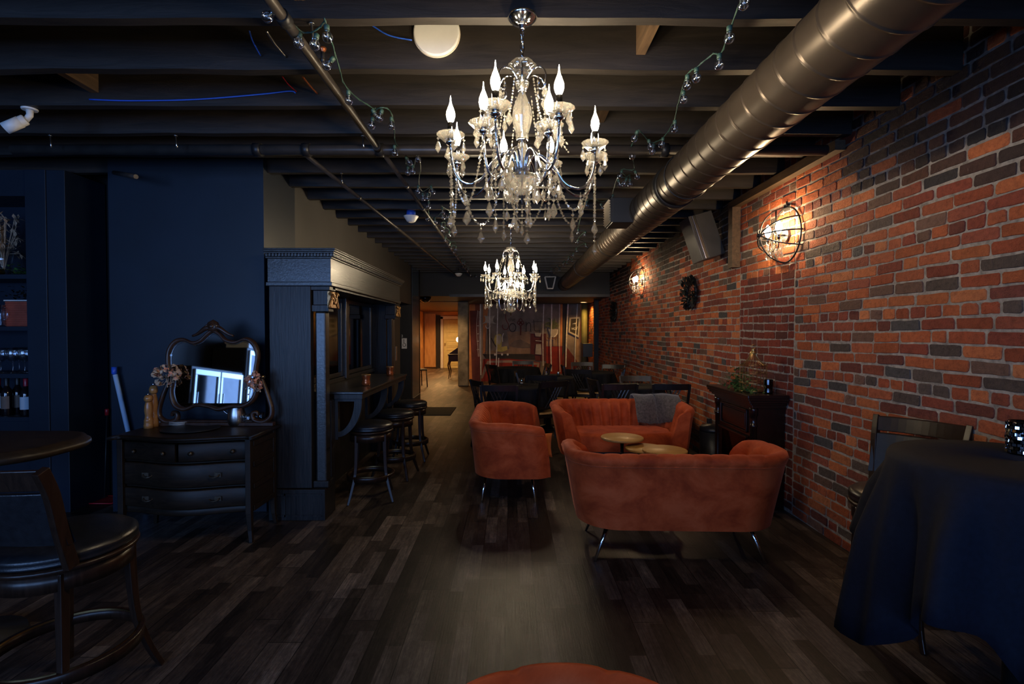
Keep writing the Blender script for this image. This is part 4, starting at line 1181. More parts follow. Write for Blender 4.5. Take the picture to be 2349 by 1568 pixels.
# high table at left
def left_table():
    t = thing('high_table', 'long dark high table with a rounded end at far left', 'table', (-2.8, 2.3, 0))
    X0, X1, Y0, Y1, rc = -.95, .78, -.28, .30, .24
    def outline(e):
        pts = []
        for cx, cy, a0 in ((X1 - rc, Y1 - rc, 0), (X0 + rc, Y1 - rc, 90), (X0 + rc, Y0 + rc, 180), (X1 - rc, Y0 + rc, 270)):
            for i in range(9):
                a = R(a0 + 90 * i / 8)
                pts.append((cx + (rc + e) * math.cos(a), cy + (rc + e) * math.sin(a)))
        return pts
    rows = []
    for e, z in ((-.03, .865), (.0, .87), (.012, .885), (.008, .90), (-.004, .906), (-.012, .918), (-.03, .92)):
        rows.append([(p[0], p[1], z) for p in outline(e)])
    mb = MB().grid(rows, cu=True)
    for e, z, rev in ((-.03, .92, False), (-.03, .865, True)):
        ps = outline(e); o = len(mb.v); mb.v += [(p[0], p[1], z) for p in ps]
        ids = list(range(o, o + len(ps)))
        mb.f.append(tuple(reversed(ids)) if rev else tuple(ids)); mb.m.append(0); mb.s.append(False)
    mb.build('tabletop', M['dresser'], t)
    for x in (-.6, .35):
        MB().lathe([(.20, 0), (.19, .03), (.06, .06), (.045, .2), (.04, .8), (.09, .865)], (x, 0, 0), 20).build('pedestal', M['blackmetal'], t)
left_table()

# ================================================================= DRESSER AND MIRROR
DXc, DYc = -2.19, 3.60
def dresser():
    t = thing('dresser', 'old dark walnut dresser with a bowed front and four drawers against the navy wall', 'dresser', (DXc, DYc, 0))
    hw, d0, d1 = .44, -.19, .19
    def bow(x):      # serpentine front
        u = x / hw
        return -.045 * math.cos(u * PI) * (1 if abs(u) < 1 else 0) - .01
    # carcass
    MB().box(-hw, -hw + .03, d0 + .02, d1, .20, .69).box(hw - .03, hw, d0 + .02, d1, .20, .69).box(-hw, hw, d1 - .02, d1, .20, .69).box(-hw + .03, hw - .03, d0 + .05, d1 - .02, .20, .23).build('carcass', M['dresser'], t, bevel=.003)
    for s in (-1, 1):
        x = s * hw
        rails = MB()
        for z in (.22, .37, .52, .66):
            rails.box(min(x, x + s * .008), max(x, x + s * .008), d0 + .05, d1 - .04, z - .018, z + .018)
        rails.build('side_rails', M['dresser'], t, bevel=.003)
        for y in (d0 + .02, d1 - .02):
            MB().tube([(s * (hw - .012), y, .70), (s * (hw - .012), y, .20), (s * (hw - .006), y, .08), (s * (hw + .004), y - (.01 if y < 0 else -.01), .0)], [.026, .026, .02, .016], 4).build('leg', M['dresser'], t, bevel=.003)
    def front_panel(x0, x1, z0, z1, off, nm, th=.022, par=None):
        n = 14
        rows = []
        xs = [x0 + (x1 - x0) * i / n for i in range(n + 1)]
        f = [(x, d0 + bow(x) - off, 0) for x in xs]
        a = [(p[0], p[1] + .004, z0) for p in f]; b = [(p[0], p[1], z0 + .006) for p in f]; c = [(p[0], p[1], z1 - .006) for p in f]; d = [(p[0], p[1] + .004, z1) for p in f]
        e = [(p[0], p[1] + th, z1) for p in f]; g = [(p[0], p[1] + th, z0) for p in f]
        mb = MB().grid([a, b, c, d, e, g], cv=True)
        for k in (0, n):
            q = [r_[k] for r_ in (a, b, c, d, e, g)]; o = len(mb.v); mb.v += q; mb.f.append(tuple(range(o, o + 6))); mb.m.append(0); mb.s.append(False)
        return mb.build(nm, M['dresser'], par or t)
    # rails between the drawers
    for z0, z1 in ((.685, .70), (.545, .56), (.375, .39), (.20, .245)):
        front_panel(-hw + .02, hw - .02, z0, z1, -.002, 'front_rail')
    def knob(x, z, par):
        y = d0 + bow(x) - .012
        mb = MB(); mb.T = Matrix.Translation((x, y, z)) @ Matrix.Rotation(R(90), 4, 'X')
        mb.lathe([(.006, -.004), (.006, .008), (.015, .014), (.013, .022), (.0, .025)], (0, 0, 0), 14)
        mb.build('knob', M['aged'], par)
    def pull(x, z, par):
        y = d0 + bow(x) - .013
        mb = MB().cbox((x, y + .002, z), (.085, .003, .03)).tube(bez((x - .032, y, z + .004), (x - .034, y - .03, z - .018), (x + .034, y - .03, z - .018), (x + .032, y, z + .004), 10), .0035, 6)
        mb.build('bail_pull', M['aged'], par)
    for x0, x1 in ((-hw + .03, -.012), (.012, hw - .03)):
        dr = front_panel(x0, x1, .562, .683, .012, 'drawer')
        for f in (.2, .8): knob(x0 + (x1 - x0) * f, .62, dr)
    for z0, z1 in ((.392, .543), (.247, .373)):
        dr = front_panel(-hw + .03, hw - .03, z0, z1, .012, 'drawer')
        for x in (-.22, .22): pull(x, (z0 + z1) / 2, dr)
    # top with a serpentine edge
    n = 28
    def ol(e):
        pts = [(-hw - .03 - e + (2 * hw + .06 + 2 * e) * i / n, 0) for i in range(n + 1)]
        out = [(x, d0 + bow(x * hw / (hw + .03 + e)) - .035 - e) for x, _ in pts]
        return out + [(hw + .03 + e, d1 + .01), (-hw - .03 - e, d1 + .01)]
    rows = [[(p[0], p[1], z) for p in ol(e)] for e, z in ((-.012, .70), (0, .704), (.004, .714), (0, .724), (-.008, .728))]
    mb = MB().grid(rows, cu=True)
    for r_, rev in ((rows[-1], False), (rows[0], True)):
        o = len(mb.v); mb.v += r_; ids = list(range(o, o + len(r_)))
        mb.f.append(tuple(ids[::-1]) if rev else tuple(ids)); mb.m.append(0); mb.s.append(False)
    mb.build('dresser_top', M['dresser'], t)
dresser()

def vanity():
    t = thing('vanity_mirror', 'carved walnut framed mirror swinging between scrolled arms on the dresser', 'mirror', (-2.17, 3.75, .728))
    # outline from photo, in metres about the frame centre
    raw = [(690, 150), (735, 175), (770, 212), (835, 228), (900, 205), (955, 235), (985, 310), (975, 420), (985, 520), (965, 600), (905, 645), (830, 648), (740, 668), (680, 650), (600, 640), (520, 668), (455, 640), (430, 560), (436, 480), (405, 390), (402, 290), (440, 225), (500, 210), (560, 232), (610, 215), (650, 175)]
    S_ = 1 / (2.8 * 309)
    cx, cy = 692, 430
    P2 = [((a - cx) * S_, -(b - cy) * S_) for a, b in raw]
    P = smoothpath([(x, 0, z) for x, z in P2], 4, True)
    tilt = Matrix.Rotation(R(-4.5), 4, 'X')
    C0 = Matrix.Translation((-.005, -.02, .39)) @ tilt
    def sc(f, y): return [(p.x * f[0], y, p.z * f[1]) for p in P]
    m = MB(); m.T = C0
    rows = [sc((1.0, 1.0), .02), sc((1.01, 1.012), .0), sc((.985, .985), -.018), sc((.95, .94), -.022), (sc((.925, .905), -.010)), sc((.92, .90), .004), sc((.92, .90), .02)]
    m.grid(rows, cu=True, cv=True)
    fr = m.build('mirror_frame', M['mirror_wood'], t)
    m = MB(); m.T = C0
    a = sc((.93, .91), .004); b = sc((.93, .91), .012)
    o = 0; m.v = [tuple(C0 @ Vector(p)) for p in a + b]
    k = len(a)
    m.f = [tuple(range(k))[::-1], tuple(range(k, 2 * k))]; m.m = [0, 0]; m.s = [False, False]
    m.build('mirror_glass', M['mirror'], fr)
    m = MB(); m.T = C0
    m.grid([[((q[0]), -.004 + (.008 if i else 0), q[2]) for q in sc(((.925, .905), (.89, .86))[i], 0)] for i in (0, 1)], cu=True)
    m.build('bevelled_edge', M['glass'], fr)
    # crest carving
    m = MB(); m.T = C0 @ Matrix.Translation((0, -.012, .325))
    m.lathe([(.0, -.045), (.04, -.03), (.046, .0), (.034, .03), (.0, .05)], (0, 0, .015), 16, sy=.6, facet=lambda k, z: 1 + .06 * (k % 2))
    m.lathe([(.0, -.02), (.02, -.012), (.022, .0), (.014, .014), (.0, .022)], (0, -.02, .015), 14, sy=.8)
    for s in (-1, 1):
        m.tube(bez((s * .015, 0, .0), (s * .06, -.012, .02), (s * .08, 0, -.04), (s * .15, .004, -.055), 10), [.022 - .0014 * i for i in range(11)], 8)
        m.tube(bez((s * .02, -.006, .02), (s * .05, -.012, .035), (s * .055, -.006, .0), (s * .035, -.012, -.01), 8), .008, 6)
    m.build('crest_carving', M['mirror_wood'], fr)
    # scrolled arms
    for s in (-1, 1):
        pts = [(s * .335, .015, .355), (s * .355, .012, .30), (s * .385, .008, .22), (s * .412, .004, .13), (s * .405, 0, .065), (s * .35, 0, .03), (s * .285, 0, .045), (s * .275, 0, .09), (s * .305, 0, .10), (s * .315, 0, .075)]
        MB().tube(smoothpath(pts, 4), [.014 + .010 * math.sin(PI * i / 36) for i in range(37)], 8, flat=.8).build('scroll_arm', M['mirror_wood'], t)
        m = MB(); m.T = Matrix.Translation((s * .345, -.0, .36)) @ Matrix.Rotation(R(90), 4, 'Y')
        m.lathe([(.012, -.02), (.012, .02)], (0, 0, 0), 12).build('pivot_knob', M['brass'], t)
    MB().box(-.40, .43, -.02, .03, .0, .028).box(-.38, .40, -.012, .022, .028, .042).build('mirror_base', M['mirror_wood'], t, bevel=.005)
vanity()

TZ = .728
def on_dresser(px, py):      # where a thing standing at that pixel stands on the dresser top
    p = atz(px, py, TZ); p.z = TZ; return p
def pepper_mill(label, px, py, h, dd=3.66):
    p = at(px, py, dd); p.z = TZ
    t = thing('pepper_mill', label, 'pepper mill', p)
    k = h / .30
    MB().lathe([(.030, 0), (.031, .03), (.027, .036), (.030, .045), (.027, .055), (.030, .062), (.024, .075), (.021, .10), (.026, .14), (.024, .18), (.018, .205), (.019, .21)], (0, 0, 0), 28) .build('mill_body', M['mill'], t, rot=None).scale = (1, 1, k)
    MB().lathe([(.019, .212), (.026, .222), (.028, .24), (.022, .258), (.014, .264), (.0, .266)], (0, 0, 0), 28).build('mill_head', M['mill'], t).scale = (1, 1, k)
    MB().lathe([(.004, .265), (.008, .272), (.0, .282)], (0, 0, 0), 12).build('finial', M['chrome'], t).scale = (1, 1, k)
pepper_mill('shorter turned wooden pepper mill in front on the dresser', 341, 974, .27)
pepper_mill('taller turned wooden pepper mill behind the shorter one', 353, 962, .34, 3.725)
p = on_dresser(407, 977)
for i in range(4):
    mb = MB().lathe([(.045, 0), (.055, .001), (.092, .010), (.094, .012), (.056, .004), (.0, .0035)], (0, 0, 0), 36, sy=.8)
    tag(mb.build('side_plate', M['white'], loc=(p.x, p.y + .05, TZ + .007 * i)), 'white side plate in the stack of four on the dresser, %s' % ('lowest', 'second from the bottom', 'third from the bottom', 'topmost')[i], 'plate', 'white plates stacked on the dresser')
p = on_dresser(448, 982)
tag(MB().lathe([(.15, .0), (.188, .008), (.190, .012), (.186, .012), (.15, .005), (0, .004)], (0, 0, 0), 48, sy=.86).build('serving_tray', M['black_pl'], loc=(p.x, 3.60, TZ)), 'large thin black tray lying on the middle of the dresser', 'tray')
p = on_dresser(543, 975)
t = thing('water_pitcher', 'brushed steel water pitcher standing on the dresser before the mirror', 'pitcher', p)
t.scale = (1.12, 1.12, 1.08)
MB().lathe([(.040, 0), (.050, .01), (.056, .04), (.055, .08), (.042, .13), (.036, .165), (.039, .19), (.045, .205), (.043, .206), (.036, .19), (.033, .165), (.04, .12), (.0, .02)], (0, 0, 0), 36).build('pitcher_body', M['steel'], t)
MB().tube(bez((-.036, 0, .17), (-.075, 0, .21), (-.13, 0, .19), (-.115, 0, .145), 10) + bez((-.115, 0, .145), (-.10, 0, .11), (-.065, 0, .08), (-.052, 0, .075), 8)[1:], .006, 8).build('pitcher_handle', M['steel'], t)
MB().grid([[(.035, .02 * s_, .19) for s_ in (-1, -.5, 0, .5, 1)], [(.045 + .024 * (1 - abs(s_)), .022 * s_, .209) for s_ in (-1, -.5, 0, .5, 1)]]).build('spout', M['steel'], t)
for i, (px, py) in enumerate(((567, 976), (582, 974), (596, 971))):
    p = on_dresser(px, py)
    tag(MB().lathe([(.022, 0), (.026, .004), (.024, .03), (.030, .06), (.032, .085), (.030, .085), (.028, .06), (.022, .03), (.018, .012), (.0, .010)], (0, 0, 0), 20).build('drinking_glass', M['glass'], loc=p), ('leftmost of three small clear glasses beside the pitcher', 'middle of three small clear glasses beside the pitcher', 'rightmost of three small clear glasses beside the pitcher')[i], 'glass', 'small clear glasses on the dresser')
p = on_dresser(372, 975)
tag(MB().cbox((0, 0, .018), (.05, .03, .036), rot=Matrix.Rotation(R(25), 3, 'Z') @ Matrix.Rotation(R(-15), 3, 'X')).cbox((0.0, -.02, .02), (.04, .002, .03), 1, Matrix.Rotation(R(25), 3, 'Z') @ Matrix.Rotation(R(-15), 3, 'X')).build('card_holder', [M['black_pl'], M['white']], loc=(p.x, p.y, TZ + .004)), 'small black box with a white card between pepper mills and plates', 'card holder')

# dried flowers fixed to both arms of the mirror
def spray(label, c, m1, m2, seed, n=26, r=.085, hang=.10, name='dried_flower_spray', cat='dried flowers'):
    rg = random.Random(seed)
    t = thing(name, label, cat, c)
    mb = MB()
    for k in range(n):
        d = Vector((rg.gauss(0, 1), rg.gauss(0, .5) - .3, rg.gauss(0, 1))).normalized()
        L = r * rg.uniform(.5, 1.0); q = d * L + Vector((0, -.02, 0))
        for j in range(5):
            a = 2 * PI * j / 5 + rg.random()
            M_ = Matrix.Translation(q) @ d.to_track_quat('Z', 'Y').to_matrix().to_4x4() @ Matrix.Rotation(a, 4, 'Z') @ Matrix.Rotation(R(rg.uniform(25, 75)), 4, 'Y')
            s_ = rg.uniform(.6, 1.2)
            mb.T = M_
            mb.add([(0, 0, 0), (.016 * s_, .011 * s_, .005), (.037 * s_, 0, -.003), (.016 * s_, -.011 * s_, .005), (.018 * s_, 0, -.003)], [(0, 1, 4), (1, 2, 4), (2, 3, 4), (3, 0, 4)], 0 if rg.random() < .75 else 1, True)
    mb.T = None
    mb.build('petals', [M[m1], M[m2]], t)
    sm = MB()
    for k in range(8):
        a = Vector((rg.gauss(0, .02), -.01, 0)); b = a + Vector((rg.gauss(0, .03), rg.gauss(0, .01), -hang * rg.uniform(.4, 1)))
        sm.tube([a, (a + b) / 2 + Vector((rg.gauss(0, .01), 0, 0)), b], .0015, 4)
        sm.ball(b, .006, 6, 4)
    sm.build('stems', M['dried'], t)
q = at(388, 858, 3.70); spray('faded dried flower spray on the left arm of the dresser mirror', q, 'dried', 'petal', 5, n=34, r=.105)
q = at(585, 872, 3.70); spray('peach and green dried flower spray on the right arm of the mirror', q, 'petal', 'dried', 6, n=24, r=.085)

# mop pole and broom in the corner
t = thing('mop_pole', 'white pole with a blue tip leaning behind the dresser', 'pole', (-2.90, 3.72, 0))
a, b = at(262, 850, 3.97) - Vector((-2.90, 3.72, 0)), at(293, 985, 3.98) - Vector((-2.90, 3.72, 0))
d_ = (b - a).normalized(); e = a + d_ * ((a.z - .012) / -d_.z)
MB().tube([a + d_ * .03, e], .0165, 14).build('shaft', M['daylight_tint'], t)
MB().lathe([(.010, -.03), (.018, -.02), (.018, .03)], (0, 0, 0), 14).build('tip', M['blue_pl'], t, loc=a + Vector((0, 0, .0)))
t = thing('dustpan_broom', 'thin dustpan with a red capped handle standing in the dark recess', 'dustpan', (at(240, 1140, 4.30).x, 4.30, 0))
MB().tube([(0, 0, .02), (0, .04, .72)], .007, 8).build('handle', M['black_pl'], t)
MB().lathe([(.015, 0), (.016, .05), (.012, .055)], (0, .04, .71), 14).build('grip', M['red_pl'], t)
mb = MB().tube([(-.16, -.12, .01), (.15, -.12, .01), (.15, .08, .01), (-.16, .08, .01)], .006, 6, True).box(-.15, .14, -.1, .07, .004, .008)
mb.build('pan', M['red_pl'], t)
p = at(191, 890, 4.41)
t = thing('light_switch', 'black light switch plate in the dark recess beside the shelf unit', 'switch', p)
MB().box(-.045, .045, -.006, 0, -.065, .065).build('plate', M['black_pl'], t, bevel=.002)
MB().box(-.012, .012, -.012, -.006, -.03, .03).build('rocker', M['grey_pl'], t, bevel=.001)

# ================================================================= SHELF UNIT
SY = 4.0
t = thing('shelf_unit', 'navy painted built-in shelf unit at the far left edge', 'shelf unit', (-4.2, SY, 0))
def SB(x0, x1, y0, y1, z0, z1): return MB().box(x0 + 4.2, x1 + 4.2, y0 - SY, y1 - SY, z0, z1)
SB(-3.74, -3.46, SY, 4.40, 0, TOP - .3).build('end_panel', M['blue_wall'], t, bevel=.003)
SB(-3.76, -3.60, SY - .012, SY, 0, TOP - .3).build('pilaster_trim', M['blue_wall'], t, bevel=.003)
SB(-5.1, -3.74, 4.36, 4.40, 0, TOP - .3).build('back_board', M['blue_wall'], t)
SB(-5.1, -3.74, SY, 4.40, 2.47, TOP - .3).build('header', M['blue_wall'], t)
for z in (1.865, 1.46, 1.09, .75):
    SB(-5.1, -3.74, SY + .005, 4.36, z - .035, z).build('shelf', M['blue_wall'], t, bevel=.002)
SB(-5.1, -3.74, SY + .01, 4.36, 0, .72).build('base_cabinet', M['blue_wall'], t)
def shx(px, D=4.14): return at(px, 760, D).x
# top shelf
t = thing('flower_vase', 'clear glass vase of dried flowers on the top shelf', 'vase', (shx(12), 4.14, 1.865))
MB().lathe([(.035, 0), (.040, .01), (.055, .12), (.075, .22), (.073, .22), (.052, .12), (.037, .015), (0, .012)], (0, 0, 0), 24).build('vase_glass', M['glass'], t)
rg = random.Random(2); mb = MB(); sm = MB()
for k in range(46):
    a = rg.uniform(0, 2 * PI); r_ = rg.uniform(.02, .17); z = .26 + rg.uniform(-.02, .26) - r_ * .5
    c = Vector((r_ * math.cos(a), r_ * math.sin(a) * .6, z))
    sm.tube([(0, 0, .03), (c.x * .3, c.y * .3, .18), c], .002, 4)
    for j in range(6):
        mb.T = Matrix.Translation(c) @ Matrix.Rotation(rg.uniform(0, 6), 4, 'Z') @ Matrix.Rotation(rg.uniform(-1, 1.2), 4, 'Y')
        s_ = rg.uniform(.8, 1.6)
        mb.add([(0, 0, 0), (.02 * s_, .008 * s_, .004), (.042 * s_, 0, 0), (.02 * s_, -.008 * s_, .004)], [(0, 1, 2, 3)], 0, True)
mb.T = None
mb.build('blossoms', M['dried'], t); sm.build('stems', M['dried'], t)
def ivy(label, c, seed, n, ex, m='leaf', name='trailing_ivy', s0=.022, parent=None):
    rg = random.Random(seed); mb = MB(); st = MB()
    for k in range(n):
        p = Vector((rg.gauss(0, ex[0]), rg.gauss(0, ex[1]), abs(rg.gauss(0, ex[2]))))
        mb.T = Matrix.Translation(p) @ Matrix.Rotation(rg.uniform(0, 6.3), 4, 'Z') @ Matrix.Rotation(rg.uniform(-1.0, .6), 4, 'Y')
        s_ = s0 * rg.uniform(.7, 1.3)
        mb.add([(0, 0, 0), (s_ * .5, s_ * .45, s_ * .1), (s_, s_ * .3, 0), (s_ * 1.3, 0, -s_ * .1), (s_, -s_ * .3, 0), (s_ * .5, -s_ * .45, s_ * .1), (s_ * .6, 0, -.06 * s_)], [(0, 6, 1), (1, 6, 2), (2, 6, 3), (3, 6, 4), (4, 6, 5), (5, 6, 0)], 0, True)
        if k % 6 == 0: st.tube([(0, 0, .01), p * .6 + Vector((0, 0, .01)), p], .0018, 4)
    mb.T = None
    t = thing(name, label, 'plant', c)
    mb.build('leaves', M[m], t); st.build('vines', M[m], t)
    return t
ivy('small dark ivy plant beside the vase on the top shelf', (shx(52), 4.12, 1.875), 3, 70, (.06, .05, .04), 'leaf')
tag(MB().lathe([(.05, 0), (.065, .02), (.055, .045), (.02, .055), (0, .055)], (0, 0, 0), 16, facet=lambda k, z: 1 + .12 * (k % 2)).build('brass_ornament', M['brass'], loc=(shx(14), 4.05, 1.866)), 'small brass coloured ornament at the foot of the vase', 'ornament')
ivy('dark dried foliage lying on the second shelf above the red basket', (shx(50), 4.20, 1.69), 8, 90, (.06, .04, .05), 'leaf_b', 'dried_foliage')
# second shelf
t = thing('red_basket', 'red ribbed box with a pale rim on the second shelf', 'basket', (shx(52), 4.18, 1.46))
mb = MB()
for k in range(11): mb.box(-.10, .105, -.08, .08, .004 + k * .018, .019 + k * .018)
mb.box(-.097, .10, -.077, .077, 0, .2)
mb.build('ribbed_side', mat('red_ribs', (.34, .06, .03), .6, var=.2), t, bevel=.002)
MB().box(-.105, .11, -.085, .085, .203, .212).build('rim', M['white'], t)
t = thing('glass_jug', 'dark glass jug in front of the red basket on the second shelf', 'jug', (shx(12), 4.08, 1.46))
MB().lathe([(.05, 0), (.052, .01), (.045, .1), (.05, .17), (.048, .17), (.043, .1), (.048, .014), (0, .01)], (0, 0, 0), 20).build('jug_body', M['glass'], t)
MB().tube(bez((.045, 0, .15), (.09, 0, .15), (.09, 0, .05), (.047, 0, .05), 8), .006).build('jug_handle', M['glass'], t)
# glasses
def wine_glass():
    return MB().lathe([(.034, 0), (.033, .003), (.006, .008), (.004, .02), (.004, .08), (.012, .09), (.036, .11), (.044, .14), (.042, .175), (.036, .20), (.035, .20), (.041, .17), (.042, .14), (.033, .112), (0, .093)], (0, 0, 0), 20)
wg = None
k = 0
for row, y in enumerate((4.08, 4.20, 4.31)):
    for i in range(4):
        x = -4.06 + i * .095 + row * .03
        if x > -3.78: continue
        lab = '%s wine glass from the right in the %s row of the third shelf' % (('fourth', 'third', 'second', 'first')[i], ('front', 'middle', 'back')[row])
        if wg is None: wg = wine_glass().build('wine_glass', M['glass']); o = wg
        else: o = wg.copy(); COL.objects.link(o)
        o.location = (x, y, 1.09)
        tag(o, lab, 'wine glass', 'wine glasses on the third shelf')
# bottles
def bottle(px, y, lab, label_m, cap='capsule'):
    t = thing('wine_bottle', lab, 'bottle', (shx(px, y), y, .75), 0, 'wine bottles on the lowest open shelf')
    MB().lathe([(.034, 0), (.037, .006), (.037, .17), (.034, .195), (.018, .225), (.0145, .24), (.0145, .275)], (0, 0, 0), 22).build('bottle_body', M['wine'], t)
    MB().lathe([(.0150, .235), (.0155, .24), (.0160, .295), (.014, .298), (0, .298)], (0, 0, 0), 18).build('capsule', M[cap], t)
    n = 14
    w = MB().grid([[(.0378 * math.cos(a), .0378 * math.sin(a), z) for a in [-PI * .86 + PI * .72 * i / n for i in range(n + 1)]] for z in (.055, .155)])
    w.build('bottle_label', M[label_m], t)
bottle(13, 4.10, 'dark wine bottle with a brown label, second from left of the bottle shelf', 'wlabel_b', 'black_pl')
bottle(38, 4.17, 'dark wine bottle with a small brown label behind the white labelled one', 'wlabel_b', 'black_pl')
bottle(57, 4.06, 'wine bottle with a large white label and red capsule', 'wlabel')
bottle(79, 4.14, 'wine bottle with a white label half hidden by the shelf edge', 'wlabel')
bottle(-6, 4.12, 'wine bottle cut by the left edge of the photo', 'wlabel')
p = (shx(72, 4.03), 4.03, .76)

# ================================================================= BEHIND THE CAMERA (seen in the dresser mirror)
def cooler(name, label, y0, y1, h, nd):
    t = thing(name, label, 'cooler', (-4.85, (y0 + y1) / 2, 0))
    L = (y1 - y0) / 2
    MB().box(-.32, .28, -L, L, 0, h).build('cabinet', M['black_pl'], t, bevel=.01)
    for i in range(nd):
        a = -L + .03 + i * (2 * L - .06) / nd; b = a + (2 * L - .06) / nd - .03
        fr = MB()
        for (u0, u1, v0, v1) in ((a, b, .12, .17), (a, b, h - .12, h - .04), (a, a + .05, .17, h - .12), (b - .05, b, .17, h - .12)):
            fr.box(.28, .31, u0, u1, v0, v1)
        d_ = fr.build('door', M['steel'], t, bevel=.004)
        MB().box(.282, .29, a + .05, b - .05, .17, h - .12).build('door_pane', M['dmirror'], d_)
        MB().tube([(.34, b - .025, h * .4), (.34, b - .025, h * .75)], .012).build('handle', M['chrome'], d_)
    return t
cooler('glass_door_cooler', 'tall steel framed glass door cooler behind the camera, seen in the dresser mirror', -2.85, -1.35, 1.95, 2)
cooler('glass_door_cooler', 'lower steel framed cooler beside the tall one, seen in the dresser mirror', -1.25, .15, 1.5, 2)
for i, (y, w_, h_) in enumerate(((-2.3, .5, .22), (-1.65, .4, .14))):
    tag(MB().box(-.2, .2, -w_ / 2, w_ / 2, 0, h_).build('storage_box', M['white'], loc=(-4.80, y, 1.952), bevel=.01), ('larger white box on top of the tall cooler behind the camera', 'smaller white box on top of the tall cooler behind the camera')[i], 'box')
# ================================================================= MANTEL
def mantel():
    t = thing('electric_fireplace', 'dark mahogany fireplace mantel standing against the brick wall', 'fireplace', (2.02, 4.39, 0))
    ox, oy = 2.02, 4.39
    def B(x0, x1, y0, y1, z0, z1): return MB().box(x0 - ox, x1 - ox, y0 - oy, y1 - oy, z0, z1)
    X1 = XR - .012
    B(1.92, X1, 4.03, 4.75, 0, .82).build('body', M['mahogany'], t, bevel=.004)
    B(1.84, X1, 3.96, 4.81, .895, .925).build('mantel_shelf', M['mahogany'], t, bevel=.006)
    mb = MB()
    for e, z0, z1 in ((.02, .815, .84), (.04, .84, .858), (.058, .858, .878), (.072, .878, .896)):
        mb.box(1.92 - e - ox, X1 - ox, 4.03 - e * .9 - oy, 4.75 + e * .8 - oy, z0, z1)
    mb.build('crown_moulding', M['mahogany'], t, bevel=.003)
    # raised panel facing the room
    mb = MB()
    for (y0, y1, z0, z1) in ((4.13, 4.65, .775, .79), (4.13, 4.65, .60, .615), (4.13, 4.145, .60, .79), (4.635, 4.65, .60, .79)):
        mb.box(1.905 - ox, 1.92 - ox, y0 - oy, y1 - oy, z0, z1)
    pn = mb.build('panel_frame', M['mahogany'], t, bevel=.004)
    B(1.912, 1.92, 4.17, 4.61, .635, .755).build('raised_panel', M['mahogany'], pn, bevel=.003)
    B(1.895, 1.92, 4.11, 4.67, .555, .575).build('lower_moulding', M['mahogany'], t, bevel=.004)
    B(1.914, 1.921, 4.16, 4.62, .06, .55).build('firebox', M['dmirror'], t)
    B(1.90, 1.96, 4.02, 4.76, 0, .07).build('plinth', M['mahogany'], t, bevel=.004)
    for y in (4.045, 4.735):
        MB().lathe([(.034, .07), (.034, .10), (.026, .11), (.026, .66), (.031, .665), (.031, .68), (.026, .685), (.026, .75), (.032, .755), (.034, .80), (.034, .815)], (1.925 - ox, y - oy, 0), 20).build('quarter_column', M['mahogany'], t)
mantel()
MT = .926
# birdcage
t = thing('birdcage', 'brass wire birdcage with a domed roof on the mantel', 'birdcage', (2.01, 4.24, MT))
R0 = .105
mb = MB()
for k in range(22):
    a = 2 * PI * k / 22
    mb.tube([(R0 * math.cos(a), R0 * math.sin(a), .0), (R0 * math.cos(a), R0 * math.sin(a), .215)] + [tuple(p) for p in bez((R0 * math.cos(a), R0 * math.sin(a), .215), (.075 * math.cos(a), .075 * math.sin(a), .235), (.03 * math.cos(a), .03 * math.sin(a), .26), (.022 * math.cos(a), .022 * math.sin(a), .315), 6)[1:]], .0017, 4)
mb.build('wires', M['brass'], t)
mb = MB()
for z, r_ in ((.004, R0), (.075, R0), (.15, R0), (.215, R0 + .004)):
    mb.tube([(r_ * math.cos(2 * PI * k / 36), r_ * math.sin(2 * PI * k / 36), z) for k in range(36)], .003, 5, True)
mb.build('hoops', M['brass'], t)
MB().lathe([(.024, .31), (.028, .32), (.018, .328), (.014, .338), (.018, .345), (.012, .352)], (0, 0, 0), 14).tube([(.018 * math.cos(2 * PI * k / 14), 0, .368 + .016 * math.sin(2 * PI * k / 14)) for k in range(14)], .003, 5, True).build('finial_ring', M['brass'], t)
MB().lathe([(R0, 0), (R0 + .004, .006), (0, .008)], (0, 0, 0), 30).build('tray', M['brass'], t)
ivy('green ivy garland heaped beside the birdcage on the mantel', (1.97, 4.42, MT), 21, 240, (.05, .07, .075), 'leaf', 'ivy_garland')
ivy('green ivy trail lying along the front edge of the mantel', (1.93, 4.22, MT), 22, 130, (.03, .12, .02), 'leaf', 'ivy_garland', .02)
t = thing('candle_vase', 'small dark glass vase with blue glints beside the birdcage', 'vase', (2.06, 4.08, MT))
MB().lathe([(.028, 0), (.034, .01), (.030, .04), (.034, .07), (.033, .11), (.030, .11), (.030, .02), (0, .01)], (0, 0, 0), 16, sm=False).build('vase_body', M['dmirror'], t)
MB().lathe([(.026, .02), (.026, .07), (0, .072)], (0, 0, 0), 16).build('candle', M['black_pl'], t)
# waste bin
t = thing('waste_bin', 'black cylindrical waste bin between the far sofa and the mantel', 'bin', (1.985, 4.985, 0))
MB().lathe([(.115, 0), (.125, .01), (.132, .46), (.126, .46)], (0, 0, 0), 36).build('bin_body', M['black_pl'], t)
MB().lathe([(.134, .45), (.136, .47), (.12, .50), (.0, .52)], (0, 0, 0), 36).build('lid', M['blackmetal'], t)
MB().box(-.02, .02, .10, .13, .46, .55).build('hinge', M['black_pl'], t, bevel=.003)

